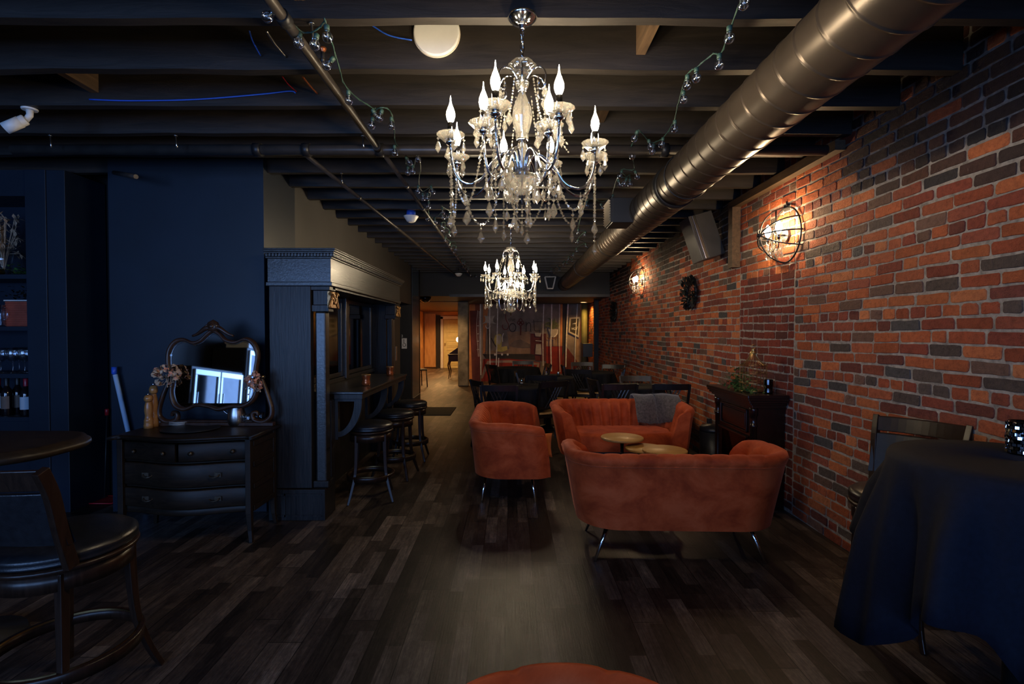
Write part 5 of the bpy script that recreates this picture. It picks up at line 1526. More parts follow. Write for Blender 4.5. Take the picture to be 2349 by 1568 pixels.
# coffee tables
def coffee(label, x, y, r, h):
    t = thing('coffee_table', label, 'coffee table', (x, y, 0), 0, 'small round oak topped coffee tables between the sofas')
    MB().lathe([(0.0, h - .022), (r - .006, h - .022), (r, h - .018), (r, h - .004), (r - .005, h), (0.0, h)], (0, 0, 0), 56).build('tabletop', M['tabletop'], t)
    MB().lathe([(.05, h - .035), (.05, h - .023)], (0, 0, 0), 20).tube([(0, 0, .015), (0, 0, h - .03)], .016, 14).build('column', M['mahogany'], t)
    MB().lathe([(.13, 0), (.13, .008), (.03, .018), (0, .018)], (0, 0, 0), 36).build('base', M['mahogany'], t)
p = atz(1427, 1001, .48); coffee('round oak coffee table furthest back of the three', p.x, p.y, .188, .48)
p = atz(1525, 1030, .48); coffee('round oak coffee table nearest the mantel, overlapping its neighbour', p.x, p.y, .175, .48)
p = atz(1492, 1028, .43); coffee('lower round oak coffee table half tucked under the one beside it', p.x - .03, p.y + .04, .172, .43)

# sofa cushion and throw
t = tag(MB().build('scatter_cushion', M['velvet']) if False else bpy.data.objects.new('scatter_cushion', None), None)
bpy.data.objects.remove(t)
mb = MB(); n = 14; rows = []
def cush(sz=.36, th=.10):
    mb = MB()
    for s in (1, -1):
        rows = []
        for i in range(n + 1):
            row = []
            for j in range(n + 1):
                u, v = i / n * 2 - 1, j / n * 2 - 1
                e = ((1 - u ** 4) * (1 - v ** 4)) ** .45
                pin = 1 - .06 * (1 - abs(v)) * abs(u) ** 3
                row.append((u * sz / 2 * (1 - .07 * (1 - v * v)), v * sz / 2 * (1 - .07 * (1 - u * u)), s * th * .5 * e))
            rows.append(row if s > 0 else row[::-1])
        mb.grid(rows)
    return mb
M['velvet_or'] = mat('orange_velvet', (.42, .095, .010), .85, var=.2, scale=6, Sheen_Weight=.1)
o = cush(.32, .12).build('scatter_cushion', M['velvet_or'], loc=(.185, 4.255, .475), rot=(R(80), R(0), R(-4)))
o.scale = (1, .62, .8)
tag(o, 'orange velvet cushion leaning in the side-on sofa, poking past its arm', 'cushion')
def throw():
    t = thing('fur_throw', 'shaggy grey fur throw draped over the right end of the far sofa back', 'throw', (1.60, 5.555, 0))
    rg = random.Random(4)
    # profile over the back: from behind, over the rim, down the inside
    prof = [(.095, .50), (.088, .60), (.075, .68), (.055, .722), (.0, .738), (-.055, .722), (-.10, .68), (-.125, .60), (-.15, .52), (-.175, .465)]
    rows = []
    for i in range(23):
        u = i / 22
        x = -.30 + .50 * u
        # follow the curve of the sofa's corner
        cy = -max(0, x - .02) ** 2 * 3.2
        row = []
        for k, (y, z) in enumerate(prof):
            sl = (.028 * math.sin(u * 7 + k * .7) + .01 * math.sin(u * 19)) * (k / len(prof))
            row.append((x + .04 * (k / 9) * (1 if u < .5 else -.6), y + cy - .02 * math.sin(u * 9) * (k > 5), z + sl * .4 - (.02 * math.sin(u * 5)) * (k > 7)))
        rows.append(row)
    b = MB().grid(rows).build('throw_backing', M['fur'], t, solid=.012)
    hm = MB()
    for _ in range(5200):
        i = rg.randrange(22); k = rg.randrange(9)
        fu, fv = rg.random(), rg.random()
        a = Vector(rows[i][k]).lerp(Vector(rows[i + 1][k]), fu); c = Vector(rows[i][k + 1]).lerp(Vector(rows[i + 1][k + 1]), fu)
        p = a.lerp(c, fv); dn = (c - a).normalized()
        nn = (Vector(rows[i + 1][k]) - Vector(rows[i][k])).cross(Vector(rows[i][k + 1]) - Vector(rows[i][k])).normalized()
        if nn.y > 0 and k > 4: nn = -nn
        if k <= 4 and nn.z < 0: nn = -nn
        L = rg.uniform(.012, .028)
        tip = p + nn * L * .55 + dn * L + Vector((rg.gauss(0, .006), 0, rg.gauss(0, .004)))
        sd = Vector((.0016, 0, .0003))
        hm.add([p - sd, p + sd, tip], [(0, 1, 2)], 0, False)
    o = hm.build('fur_pile', M['fur'], t); o['kind'] = 'stuff'
throw()

# ================================================================= RIGHT FOREGROUND
TX, TY, TR_, TH = 1.755, 1.755, .36, .97
t = thing('pub_table', 'high round pub table hidden under a black cloth at right', 'table', (TX, TY, 0))
MB().lathe([(0, TH - .035), (TR_, TH - .035), (TR_ + .002, TH - .004), (TR_ - .006, TH - .002), (0, TH - .002)], (0, 0, 0), 48).build('tabletop', M['espresso'], t)
MB().tube([(0, 0, .03), (0, 0, TH - .03)], .035, 16).build('pedestal', M['blackmetal'], t)
mb = MB()
for k in range(4):
    a = PI / 4 + k * PI / 2
    mb.tube([(0, 0, .06), (.28 * math.cos(a), .28 * math.sin(a), .02)], [.03, .018], 8)
mb.build('base', M['blackmetal'], t)
def cloth(name, label, x, y, r, h, hem, flare, m, seed, lim=None, nfold=11, hemvar=.0, group=None):
    rg = random.Random(seed)
    n = 160; ph = rg.random() * 6
    rows = [[(0.001 * math.cos(2 * PI * k / n), .001 * math.sin(2 * PI * k / n), h + .002) for k in range(n)]]
    rows.append([(.8 * r * math.cos(2 * PI * k / n), .8 * r * math.sin(2 * PI * k / n), h + .002) for k in range(n)])
    rows.append([((r + .002) * math.cos(2 * PI * k / n), (r + .002) * math.sin(2 * PI * k / n), h + .001) for k in range(n)])
    for q in (.02, .06, .14, .28, .45, .65, .85, 1.0):
        row = []
        for k in range(n):
            a = 2 * PI * k / n
            hz = hem(a) if callable(hem) else hem
            D = h - hz
            fold = math.sin(a * nfold + ph + .6 * math.sin(a * 3)) + .35 * math.sin(a * nfold * 2.3 + ph * 2)
            amp = (.080 if callable(hem) else .03) * min(1, q * 2.6)
            rr = r + .008 + flare * q ** .8 + amp * fold * q ** .5
            X, Y = rr * math.cos(a), rr * math.sin(a)
            if lim is not None: X = min(X, lim - x)
            row.append((X, Y, h - .004 - D * q))
        rows.append(row)
    o = MB().grid(rows, cu=True).build(name, M[m], None, loc=(x, y, 0), solid=.002)
    return tag(o, label, 'tablecloth', group)
def hem_r(a):
    # square cloth on a round top: four dropped corners
    return .40 - .17 * math.cos(4 * (a - R(160))) + .03 * math.sin(3 * a)
o = cloth('tablecloth', 'long black cloth draped in folds over the high table at right', TX, TY, TR_, TH, hem_r, .075, 'cloth_b', 3, lim=XR - .015, nfold=9)
q = at(2005, 1422, 1.93)
MB().box(-.012, .012, -.001, .001, -.015, .012).build('care_label', M['white'], o, loc=(q.x - TX - .01, q.y - TY - .03, q.z), rot=(0, 0, R(-50)))
stool('dark wood bar stool with a curved leather back behind the clothed table', 1.87, 2.45, R(122), sh=.655, r=.205, back=True, spread=.20)
t = thing('mosaic_votive', 'dark glittering mosaic votive on the clothed table at the right edge', 'votive', (1.86, 1.855, TH + .003))
mb = MB()
rg = random.Random(1)
MB().lathe([(.036, 0), (.040, .006), (.040, .118), (.036, .122), (.034, .118), (.034, .012), (0, .01)], (0, 0, 0), 24).build('votive_body', M['dmirror'], t)
for i in range(9):
    for k in range(18):
        a = 2 * PI * (k + .5 * (i % 2)) / 18
        Mx = Matrix.Translation((.0415 * math.cos(a), .0415 * math.sin(a), .012 + i * .0125)) @ Matrix.Rotation(a, 4, 'Z') @ Matrix.Rotation(rg.uniform(-.25, .25), 4, 'Y') @ Matrix.Rotation(rg.uniform(-.25, .25), 4, 'Z')
        mb.T = Mx; mb.box(-.001, .001, -.0055, .0055, -.005, .005)
mb.T = None
mb.build('mosaic_tiles', M['mirror'], t)

# wall things -----------------------------------------------------------------
def wreath(label, y, z, rad, seed):
    rg = random.Random(seed)
    t = thing('leaf_wreath', label, 'wreath', (XR - .03, y, z), 0, 'dark leaf wreaths on the brick wall')
    MB().tube([(0, .68 * rad * math.cos(a), .72 * rad * math.sin(a)) for a in [2 * PI * i / 30 for i in range(30)]], .02, 6, True).build('wreath_ring', M['leaf_b'], t)
    mb = MB()
    for k in range(330):
        a = rg.uniform(0, 2 * PI); r_ = rad * rg.uniform(.42, .80)
        c = Vector((rg.uniform(-.06, .01), r_ * math.cos(a), r_ * math.sin(a)))
        out = Vector((rg.uniform(-.7, -.05), math.cos(a + .5), math.sin(a + .5))).normalized()
        mb.T = Matrix.Translation(c) @ out.to_track_quat('X', 'Z').to_matrix().to_4x4() @ Matrix.Rotation(rg.uniform(-1, 1), 4, 'X')
        s_ = rad * .28 * rg.uniform(.7, 1.2)
        mb.add([(0, 0, 0), (s_ * .4, s_ * .25, .006), (s_, 0, 0), (s_ * .4, -s_ * .25, .006)], [(0, 1, 2, 3)], 0, True)
    mb.T = None
    mb.build('leaves', M['leaf_b'], t)
    return t
wreath('dark leaf wreath on the brick wall, nearer one below the speaker', 6.1, 1.877, .225, 1)
wreath('dark leaf wreath on the brick wall, further small looking one', 10.6, 1.83, .225, 2)
# speaker
t = thing('wall_speaker', 'grey box speaker tilted down from the joists by the brick wall', 'speaker', at(1610, 545, 5.25))
rot = Matrix.Rotation(R(10), 3, 'Z') @ Matrix.Rotation(R(-17), 3, 'Y') @ Matrix.Rotation(R(-6), 3, 'X')
MB().cbox((0, 0, 0), (.26, .20, .46), rot=rot).build('cabinet', M['grey_pl'], t, bevel=.006)
c = rot @ Vector((-.075, -.108, 0))
MB().cbox(rot @ Vector((.035, -.103, 0)), (.185, .006, .45), rot=rot).build('front_grille', M['grey_pl'], t, bevel=.003)
MB().cbox(rot @ Vector((-.08, -.106, 0)), (.035, .012, .45), rot=rot).build('edge_trim', M['steel'], t, bevel=.003)
MB().tube([(.05, .05, .1), (.14, .08, .18), (.20, .08, .18)], .014, 8).build('bracket', M['blackmetal'], t)

# ================================================================= DINING
def dining_chair_proto():
    t = thing('dining_chair', 'x', 'dining chair')
    # faces +y, back at -y
    MB().prism([(-.20, -.19), (.20, -.19), (.215, .10), (.18, .20), (-.18, .20), (-.215, .10)], .44, .462, 'xy').build('seat', M['seatwood'], t, bevel=.008)
    MB().box(-.19, .19, -.17, .17, .395, .44).build('seat_frame', M['chairblack'], t, bevel=.003)
    for s in (-1, 1):
        MB().tube([(s * .18, .17, .44), (s * .185, .18, 0)], [.019, .014], 4).build('leg', M['chairblack'], t)
        MB().tube([(s * .185, -.24, 0), (s * .185, -.18, .44), (s * .19, -.20, .62), (s * .20, -.255, .83)], .018, 4).build('leg', M['chairblack'], t)
    def bow(z, k=.03): return [(-.195 + .39 * i / 8, -.255 + (.83 - z) * .25 - k * math.sin(PI * i / 8) + .0, z) for i in range(9)]
    a, b = bow(.765), bow(.835)
    MB().grid([a, b, [(p[0], p[1] + .02, p[2]) for p in b], [(p[0], p[1] + .02, p[2]) for p in a]], cv=True, sm=False).build('top_rail', M['chairblack'], t)
    sp = MB()
    for x0, x1 in ((-.10, .02), (.10, -.02), (-.02, .10), (.02, -.10), (-.06, .06), (.06, -.06)):
        sp.tube([(x0, -.205, .52), ((x0 + x1) / 2, -.235, .64), (x1, -.255, .77)], .007, 4)
    sp.box(-.19, .19, -.205, -.19, .505, .535)
    sp.build('lattice_splat', M['chairblack'], t)
    return t
proto = dining_chair_proto()
KIDS[proto.name] = [x for x in COL.objects if x.parent == proto]
CH = [(-.40, 6.14, -66, 'dark lattice back chair left of the nearest dining table, turned to it'),
      (-.13, 5.60, -3, 'dark lattice back chair close behind the side-on sofa'),
      (-.33, 9.05, -60, 'dark lattice back chair with an orange lit seat near the hallway'),
      (.10, 7.55, -90, 'dark chair left of the middle dining table'),
      (.41, 6.85, -8, 'dark chair with a curved shiny top rail before the middle dining table'),
      (.66, 9.3, 100, 'dark chair right of the far left dining table, by the painted couch'),
      (.24, 10.15, 180, 'dark chair behind the far left dining table facing the camera'),
      (1.05, 7.93, -20, 'dark chair with a pale seat before the far right dining table'),
      (1.80, 9.0, 150, 'dark chair behind the far right dining table by the brick wall'),
      (1.78, 8.15, 80, 'dark lattice back chair right of the far right dining table'),
      (1.02, 6.32, -80, 'dark chair left of the dining table behind the far sofa'),
      (1.64, 6.72, 178, 'dark chair behind the dining table that stands behind the far sofa'),
      (1.22, 5.74, 6, 'dark chair tucked behind the far sofa, left of the fur throw'),
      (1.80, 5.74, -6, 'dark chair behind the fur throw by the brick wall'),
      (.50, 6.02, 30, 'dark chair right of the nearest dining table, between the two sofas'),
      (.92, 8.9, -90, 'dark chair left of the far right dining table'),
      (1.36, 9.75, 180, 'dark chair at the back of the far right dining table')]
for i, (x, y, rz, lab) in enumerate(CH):
    if i == 0: c = proto
    else: c = dup(proto)
    q = R(rz); x -= .23 * math.sin(q); y += .23 * math.cos(q)
    c.location = (x, y, 0); c.rotation_euler = (0, 0, R(rz)); c['label'] = lab; c['group'] = 'dark lattice back dining chairs'
TB = [(.10, 6.30, .36, 'nearest dining table, behind the side-on sofa'), (1.50, 6.28, .36, 'dining table behind the far sofa by the brick wall'), (.56, 7.55, .36, 'middle dining table'),
      (1.32, 8.45, .38, 'far right dining table'), (.10, 9.5, .42, 'far left dining table before the painted wall')]
for i, (x, y, r, lab) in enumerate(TB):
    t = thing('dining_table', 'round table under black cloth, the ' + lab, 'table', (x, y, 0), 0, 'round dining tables')
    MB().lathe([(0, .72), (r, .72), (r, .745), (0, .745)], (0, 0, 0), 40).build('tabletop', M['espresso'], t)
    MB().lathe([(.22, 0), (.20, .02), (.04, .05), (.035, .68), (.1, .72)], (0, 0, 0), 20).build('pedestal', M['blackmetal'], t)
    cloth('tablecloth', 'black cloth over the ' + lab, x, y, r, .75, .50, .02, 'cloth', i + 5, nfold=12, group='black cloths on the dining tables')
def votive(x, y, z, lab):
    t = thing('glass_votive', lab, 'votive', (x, y, z))
    MB().lathe([(.022, 0), (.024, .004), (.008, .014), (.008, .02), (.030, .035), (.036, .07), (.034, .10), (.032, .10), (.033, .07), (.027, .037), (0, .024)], (0, 0, 0), 20).build('cup', M['glass'], t)
    MB().lathe([(.018, .034), (.018, .05), (0, .051)], (0, 0, 0), 14).build('candle', M['cream'], t)
votive(.13, 6.2, .753, 'clear glass votive on the nearest dining table')
votive(.52, 7.5, .753, 'clear glass votive on the middle dining table')
votive(1.30, 8.4, .753, 'clear glass votive on the far right dining table')
tag(MB().lathe([(.02, 0), (.022, .06), (.018, .075), (0, .08)], (0, 0, 0), 14).build('salt_shaker', M['steel'], loc=(.70, 7.55, .753)), 'small metal shaker right of the votive on the middle table', 'shaker')
# ================================================================= FAR END
tag(MB().box(-.34, .34, -.45, .45, 0, .012).build('floor_mat', M['mat_black'], loc=(-1.36, 9.08, 0), bevel=.003), 'black rubber mat on the floor before the hallway', 'mat')
# desk with a lamp in the hallway
t = thing('hall_desk', 'small dark desk on thin curved legs in the hallway', 'desk', (-1.50, 15.6, 0))
MB().box(-.40, .26, -.25, .25, .70, .74).box(-.38, .24, -.23, .23, .52, .70).build('desk_top', M['mahogany'], t, bevel=.01)
MB().prism([(-.40, .74), (-.10, .95), (.26, .95), (.26, .74)], .05, .25, 'xz').build('desk_hutch', M['mahogany'], t)
for sx in (-.36, .22):
    for sy in (-.2, .2):
        MB().tube(smoothpath([(sx, sy, .52), (sx - .03, sy - .01, .40), (sx + .01, sy, .2), (sx - .02, sy, 0)], 3), [.028 - .0018 * i for i in range(10)], 8).build('leg', M['mahogany'], t)
t = thing('table_lamp', 'glowing globe table lamp on the hallway desk', 'lamp', (-1.60, 15.72, .952))
MB().lathe([(.05, 0), (.04, .02), (.012, .04), (.012, .14), (.02, .15)], (0, 0, 0), 16).build('lamp_base', M['brass'], t)
MB().ball((0, 0, .22), .085, 20, 12).build('lamp_shade', M['lampglobe'], t)
for i, (x, y) in enumerate(((-2.55, 17.0), (-2.35, 18.6), (-2.2, 16.2), (1.95, 13.75))):
    t = thing('recessed_downlight', ('lit recessed downlight nearest the hallway mouth at left', 'lit recessed downlight furthest down the hallway', 'lit recessed downlight in the middle of the hallway', 'lit recessed downlight over the brick wall beside the painted wall')[i], 'downlight', (x, y, 2.2), 0, 'recessed downlights')
    MB().lathe([(.10, -.004), (.095, -.010), (.07, -.006)], (0, 0, 0), 24).build('trim_ring', M['white'], t)
    MB().lathe([(.0, -.0035), (.072, -.004)], (0, 0, 0), 20).build('lens', M['downlight'], t)
# speaker on a stand by the mural
p = at(1347, 803, 12.6)
t = thing('stand_speaker', 'black box speaker on a thin stand before the painted wall', 'speaker', (p.x, 12.6, 0))
MB().box(-.12, .12, -.1, .1, p.z - .16, p.z + .17).build('cabinet', M['black_pl'], t, bevel=.006)
MB().tube([(0, 0, .03), (0, 0, p.z - .16)], .018).build('pole', M['blackmetal'], t)
MB().lathe([(.18, 0), (.17, .02), (.02, .035)], (0, 0, 0), 24).build('base', M['blackmetal'], t)
# ELEVATOR sign over the lift opening, plates on the jamb
M['sign_w'] = mat('white_sign_paint', (.75, .75, .75), .5, var=.03)
def text(s, size, m, parent, loc, rot=(R(90), 0, 0), ext=.002, name='lettering', shear=0):
    cu = bpy.data.curves.new(name, 'FONT'); cu.body = s; cu.size = size; cu.extrude = ext; cu.align_x = 'CENTER'; cu.align_y = 'CENTER'; cu.shear = shear
    o = bpy.data.objects.new(name, cu); COL.objects.link(o)
    dg = bpy.context.evaluated_depsgraph_get()
    me = bpy.data.meshes.new_from_object(o.evaluated_get(dg)); bpy.data.objects.remove(o)
    me.name = name; me.materials.clear(); me.materials.append(M[m])
    q = bpy.data.objects.new(name, me); COL.objects.link(q); q.parent = parent; q.location = loc; q.rotation_euler = rot
    return q
t = thing('elevator_sign', 'small black flag sign reading ELEVATOR above the lift opening', 'sign', (-1.99, 9.885, 1.985))
MB().box(-.18, .055, -.012, .0, -.032, .032).build('sign_plate', M['black_pl'], t, bevel=.002)
text('ELEVATOR', .046, 'sign_w', t, (-.062, -.0135, 0))
t = thing('floor_number', 'white figure 2 on the black lift jamb', 'number', (-2.10, 9.893, 1.33))
text('2', .07, 'sign_w', t, (-.0, -.004, 0))
t = thing('access_sign', 'small white tactile sign with an emblem on the lift jamb', 'sign', (-2.06, 9.896, 1.19))
MB().box(-.05, .05, -.006, .0, -.10, .10).build('sign_plate', M['sign_w'], t, bevel=.002)
MB().tube([(.028 * math.cos(a), -.008, -.03 + .03 * math.sin(a)) for a in [PI * .7 + 1.4 * PI * i / 14 for i in range(15)]], .005, 5).tube([(-.008, -.008, .045), (-.004, -.008, .0), (.022, -.008, -.003), (.034, -.008, -.045)], .006, 5).ball((-.008, -.008, .065), .011, 8, 5).build('emblem', M['black_pl'], t)
# flex wall plates at the lift
t = thing('call_plate', 'narrow steel lift call plate on the grey wall past the back bar', 'switch plate', (-1.93, 8.6, 1.05))
MB().box(0, .008, -.05, .05, -.12, .12).build('plate', M['steel'], t, bevel=.002)
# dark lounge chair edge in the hallway, at the corner of the lift wall
t = thing('side_chair', 'dark chair just past the navy corner in the hallway', 'chair', (-2.42, 13.2, 0), R(-60))
MB().box(-.2, .2, -.2, .2, .42, .46).build('seat', M['black_pl'], t, bevel=.01)
for sx in (-1, 1):
    MB().tube([(sx * .18, .18, .44), (sx * .2, .2, 0)], .014, 6).build('leg', M['black_pl'], t)
    MB().tube([(sx * .2, -.24, 0), (sx * .18, -.18, .44), (sx * .18, -.24, .9)], .014, 6).build('leg', M['black_pl'], t)
MB().box(-.18, .18, -.245, -.225, .62, .9).build('backrest', M['black_pl'], t, bevel=.006)

# ----------------------------------------------------------------- mural
MY = 14.61
def mural():
    t = thing('mural', 'large painted wall mural with white drips, furniture and lettering', 'mural', (0, MY, 0))
    def mm(n_, c, v=.2, s=6): 
        k = 'mur_' + n_
        if k not in M: M[k] = mat('mural_' + n_, c, .75, var=v, scale=s)
        return k
    for n_, c, v, s in (('grey', (.20, .17, .16), .5, 2.2), ('dark', (.028, .024, .028), .3, 4), ('orange', (.50, .20, .08), .35, 3), ('tan', (.27, .18, .125), .5, 2.5),
                        ('red', (.24, .020, .016), .3, 4), ('maroon', (.11, .025, .032), .3, 4), ('white', (.62, .63, .66), .25, 14), ('lgrey', (.40, .38, .36), .3, 6),
                        ('yellow', (.48, .42, .13), .3, 6), ('green', (.09, .11, .05), .4, 8), ('pinkgrey', (.30, .22, .20), .2, 6), ('rust', (.17, .05, .03), .3, 5), ('darkred', (.12, .018, .016), .3, 5), ('smoke', (.17, .13, .11), .5, 3)):
        mm(n_, c, v, s)
    lay = {}
    cnt = [0]
    def px(a, b):   # zoom picture (1090..1350 x 670..890, scale 7.127) to local metres
        p = at(1090 + a / 7.127, 670 + b / 7.127, MY); return (p.x, p.z)
    def poly(name, c, pts, par=None, raw=False):
        cnt[0] += 1
        d = -.004 - .0012 * cnt[0]
        P = [px(*q) for q in pts]
        o = MB().prism(P, d, .002, 'xz').build(name, M['mur_' + c], par or t); return o
    def line(name, c, pts, w, par=None):
        cnt[0] += 1
        P = [Vector((px(*q)[0], -.004 - .0012 * cnt[0], px(*q)[1])) for q in pts]
        rows = []
        P = smoothpath(P, 3) if len(P) > 2 else P
        for i, p in enumerate(P):
            d_ = (P[min(i + 1, len(P) - 1)] - P[max(i - 1, 0)]).normalized(); nrm = Vector((-d_.z, 0, d_.x)) * (w if not callable(w) else w(i / max(1, len(P) - 1))) / 2
            rows.append([p - nrm, p + nrm])
        return MB().grid(rows, sm=False).build(name, M['mur_' + c], par or t, solid=.002)
    # background fields
    poly('painted_ground', 'grey', [(-105, 80), (1765, 80), (1765, 1650), (-105, 1650)])
    poly('painted_field', 'orange', [(-95, 80), (0, 80), (-5, 1500), (-95, 1650)])
    poly('painted_field', 'rust', [(0, 80), (85, 80), (85, 300), (0, 300)])
    poly('painted_field', 'maroon', [(-90, 300), (90, 300), (80, 1650), (-40, 1650)])
    poly('painted_field', 'orange', [(130, 100), (230, 100), (200, 380), (165, 1010), (125, 1010)])
    poly('painted_field', 'tan', [(520, 640), (905, 640), (910, 1005), (125, 1010), (180, 960), (560, 930)])
    poly('painted_field', 'tan', [(1160, 690), (1400, 690), (1400, 880), (1160, 880)])
    poly('painted_field', 'orange', [(1395, 90), (1430, 90), (1425, 880), (1390, 880)])
    poly('painted_field', 'dark', [(1430, 80), (1520, 80), (1480, 1250), (1420, 1250)])
    poly('painted_field', 'tan', [(1690, 90), (1750, 90), (1750, 1200), (1640, 1150)])
    poly('painted_field', 'orange', [(1715, 90), (1750, 90), (1750, 820), (1715, 820)])
    poly('painted_shadow', 'dark', [(120, 1010), (1120, 1005), (1120, 1100), (180, 1090)])
    poly('painted_panel', 'maroon', [(905, 675), (1160, 675), (1160, 1120), (985, 1120), (975, 1020), (905, 1010)])
    poly('painted_panel', 'red', [(1160, 885), (1420, 885), (1420, 1330), (1160, 1330)])
    poly('painted_panel', 'darkred', [(1420, 1050), (1500, 900), (1650, 1100), (1700, 1210), (1480, 1330), (1420, 1330)])
    # couch at the bottom
    co = poly('painted_couch', 'red', [(130, 1090), (560, 1085), (900, 1120), (1060, 1150), (1020, 1500), (90, 1560), (100, 1420)])
    poly('couch_trim', 'pinkgrey', [(200, 1120), (560, 1108), (1055, 1155), (1040, 1190), (560, 1150), (230, 1150), (170, 1300), (120, 1410), (100, 1400), (140, 1240)], co)
    poly('couch_trim', 'pinkgrey', [(1015, 1180), (1050, 1175), (1000, 1370), (965, 1360)], co)
    # mist / mountain
    poly('painted_cloud', 'smoke', [(640, 790), (740, 770), (900, 850), (900, 900), (700, 900), (560, 870)])
    # lamp
    lp = poly('painted_lamp_shade', 'lgrey', [(150, 380), (190, 390), (300, 385), (325, 375), (290, 440), (300, 490), (350, 520), (300, 510), (180, 500), (110, 522), (165, 480), (170, 430)])
    line('painted_lamp_pole', 'dark', [(210, 590), (215, 800), (210, 1040)], .035, lp)
    line('painted_lamp_ring', 'white', [(170, 540), (180, 575), (210, 590), (240, 570), (245, 540)], .02, lp)
    # chair
    ch = poly('painted_chair_back', 'yellow', [(310, 760), (330, 700), (385, 680), (425, 690), (440, 760), (430, 890), (370, 900), (320, 840)])
    poly('painted_chair_inner', 'lgrey', [(350, 730), (385, 695), (425, 720), (428, 800), (395, 860), (360, 820)], ch)
    poly('painted_chair_seat', 'yellow', [(370, 900), (520, 880), (530, 940), (440, 975), (330, 960)], ch)
    line('painted_chair_arm', 'white', [(450, 810), (445, 730), (465, 670)], .022, ch)
    line('painted_chair_shadow', 'dark', [(265, 750), (300, 820), (350, 900)], .03, ch)
    for a in (325, 440, 532):
        poly('painted_castor', 'white', [(a - 14, 1000), (a + 14, 1000), (a + 16, 1025), (a, 1036), (a - 16, 1025)], ch)
    # towel dispenser shape
    poly('painted_box', 'lgrey', [(975, 665), (1085, 665), (1065, 725), (985, 720)])
    poly('painted_box', 'lgrey', [(995, 845), (1075, 845), (1090, 1020), (980, 1010)])
    line('painted_box_edge', 'white', [(985, 790), (1085, 798)], .015)
    # plant
    pt = poly('painted_pot', 'lgrey', [(1195, 600), (1355, 600), (1340, 690), (1290, 740), (1230, 725)])
    line('pot_highlight', 'white', [(1345, 610), (1335, 680), (1290, 728)], .03, pt)
    for q in ([(1250, 600), (1215, 500), (1140, 530), (1160, 580)], [(1255, 600), (1230, 450), (1180, 430)], [(1270, 600), (1290, 480), (1300, 430)], [(1280, 600), (1320, 500), (1365, 560)], [(1262, 600), (1262, 480), (1240, 420)], [(1285, 600), (1330, 540), (1350, 600)], [(1245, 605), (1190, 540), (1150, 590)]):
        line('painted_leaf', 'green', q, lambda f: .040 * math.sin(PI * min(1, f + .1)) + .01, pt)
    line('pot_bracket', 'pinkgrey', [(1285, 745), (1290, 850)], .03, pt)
    line('pot_bracket', 'rust', [(1175, 735), (1215, 760), (1340, 740)], .02, pt)
    # menu board
    bd = poly('painted_board_frame', 'lgrey', [(1535, 415), (1720, 405), (1690, 740), (1520, 655)])
    poly('painted_board', 'dark', [(1565, 435), (1690, 430), (1672, 700), (1545, 640)], bd)
    cnt[0] += 3
    p = px(1610, 590); text('vol', .14, 'mur_white', bd, (p[0], -.004 - .0012 * cnt[0] - .002, p[1]), ext=.001, shear=.3)
    line('board_mark', 'white', [(1590, 520), (1640, 500), (1620, 520), (1650, 515)], .012, bd)
    # drips
    for q, w in (([(90, 95), (88, 700), (95, 1350)], .035), ([(240, 200), (238, 700), (245, 1190)], .03), ([(375, 95), (360, 700), (345, 1200)], .028), ([(385, 1070), (380, 1230)], .03), ([(1125, 95), (1105, 700), (1110, 1200)], .026),
                 ([(1250, 95), (1245, 500), (1235, 900), (1245, 1290)], .034), ([(1378, 95), (1375, 880), (1385, 1300)], .018), ([(1520, 100), (1490, 700), (1478, 1220)], .036), ([(1675, 95), (1635, 750), (1625, 1195)], .024),
                 ([(45, 300), (28, 600), (55, 1050)], .012), ([(68, 310), (65, 700), (75, 1050)], .012)):
        line('painted_drip', 'white', q, w)
    for b in (550, 680, 800, 935): line('painted_rung', 'white', [(30, b), (70, b - 3)], .012)
    # the lettering
    cnt[0] += 2
    dd = -.004 - .0012 * cnt[0] - .003
    M['mur_ink'] = mat('mural_ink', (.045, .035, .035), .7, var=.2)
    M['mur_inkred'] = mat('mural_ink_red', (.14, .02, .02), .7, var=.2)
    p = px(600, 448); text('the', .16, 'mur_ink', t, (p[0], dd, p[1]), ext=.001)
    line('letter_j', 'inkred', [(500, 360), (505, 450), (545, 530), (530, 600), (470, 605), (445, 560), (455, 530)], .022)
    line('letter_o', 'ink', [(612 + 52 * math.cos(u), 578 + 66 * math.sin(u)) for u in [2 * PI * i / 16 for i in range(17)]], .026)
    line('letter_n', 'ink', [(822, 492), (832, 500), (832, 638)], .024)
    line('letter_n', 'ink', [(808, 638), (850, 638)], .016)
    line('letter_n', 'ink', [(834, 540), (860, 502), (892, 505), (905, 545), (906, 638)], .024)
    line('letter_n', 'ink', [(890, 638), (924, 638)], .016)
    line('letter_t', 'ink', [(955, 450), (962, 560), (968, 618), (995, 634), (1060, 628)], .024)
    ky = line('painted_key', 'darkred', [(745, 540), (742, 700)], .035)
    for (a, b) in ((715, 500), (770, 500), (742, 460), (742, 520)):
        line('key_loop', 'darkred', [(a + 24 * math.cos(u), b + 26 * math.sin(u)) for u in [2 * PI * i / 10 for i in range(11)]], .02, ky)
    line('letter_crossbar', 'dark', [(920, 490), (1000, 480), (1090, 485)], .012)
mural()
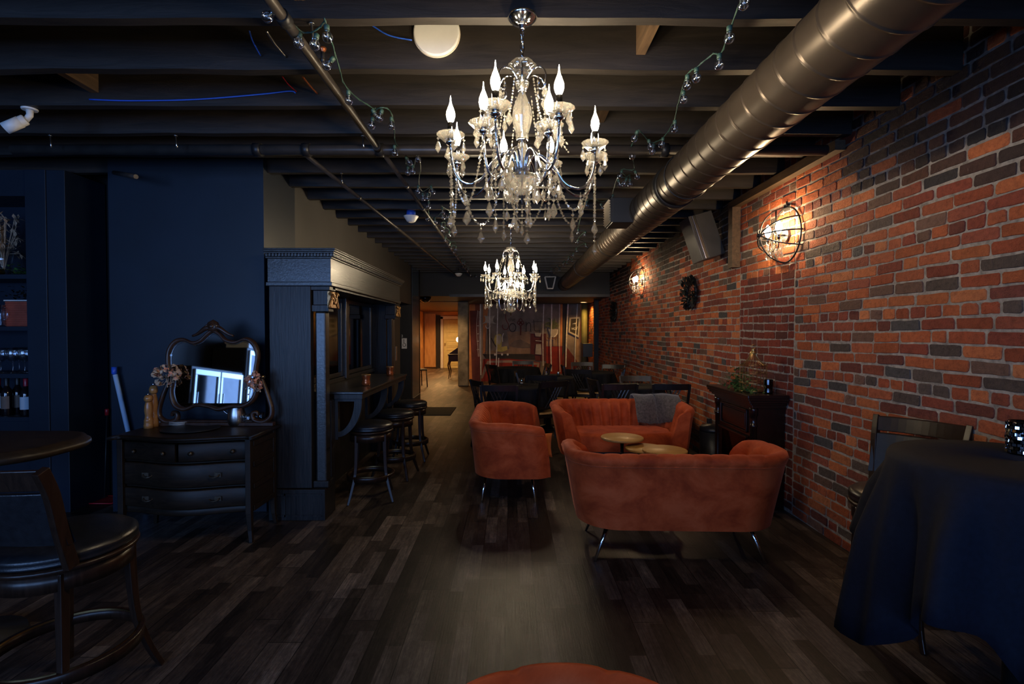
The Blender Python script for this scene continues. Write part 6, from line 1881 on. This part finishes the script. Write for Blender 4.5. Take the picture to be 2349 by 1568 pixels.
# ================================================================= LIGHT
sc = bpy.context.scene
w = bpy.data.worlds.new('world'); sc.world = w; w.use_nodes = True
bg = w.node_tree.nodes['Background']; bg.inputs[0].default_value = (.12, .32, 1.0, 1); bg.inputs[1].default_value = .25
def area(name, loc, rot, sx, sy, col, power, spread=180):
    l = bpy.data.lights.new(name, 'AREA'); l.shape = 'RECTANGLE'; l.size = sx; l.size_y = sy; l.color = col; l.energy = power
    l.spread = R(spread)
    o = bpy.data.objects.new(name, l); COL.objects.link(o); o.location = loc; o.rotation_euler = rot; return o
# daylight entering by the shop windows behind the camera
for i, (a, b) in enumerate(WIN):
    area('daylight_window', ((a + b) / 2, -2.95, 1.5), (R(90), 0, 0), b - a - .1, 1.8, (.25, .47, 1.0), (80, 66, 52)[i])
def pt(name, loc, col, power, r=.05):
    l = bpy.data.lights.new(name, 'POINT'); l.color = col; l.energy = power; l.shadow_soft_size = r
    o = bpy.data.objects.new(name, l); COL.objects.link(o); o.location = loc; return o
# light of the hallway fittings and of the lamps out of view
def spot(name, loc, col, power, cone=150, r=.06):
    l = bpy.data.lights.new(name, 'SPOT'); l.color = col; l.energy = power; l.shadow_soft_size = r; l.spot_size = R(cone); l.spot_blend = .6
    o = bpy.data.objects.new(name, l); COL.objects.link(o); o.location = loc; return o
for x, y, p_ in ((-2.55, 17.0, 190), (-2.35, 18.6, 150), (-2.2, 16.2, 120), (-2.3, 14.0, 110), (-1.7, 12.3, 90)):
    spot('downlight_beam', (x, y, 2.17), (1, .55, .2), p_)
spot('downlight_beam', (1.95, 13.75, 2.17), (1, .5, .1), 60)
vs = sc.view_settings
sc.display_settings.display_device = 'sRGB'
vs.view_transform = 'Standard'; vs.look = 'None'; vs.exposure = .12; vs.gamma = 1; vs.use_curve_mapping = False
sc.cycles.max_bounces = 8; sc.cycles.diffuse_bounces = 3; sc.cycles.glossy_bounces = 4; sc.cycles.transmission_bounces = 6
sc.cycles.transparent_max_bounces = 16
sc.cycles.caustics_reflective = False; sc.cycles.caustics_refractive = False
sc.cycles.sample_clamp_indirect = 3; sc.cycles.sample_clamp_direct = 0
sc.cycles.use_denoising = True
sc.cycles.use_light_tree = True
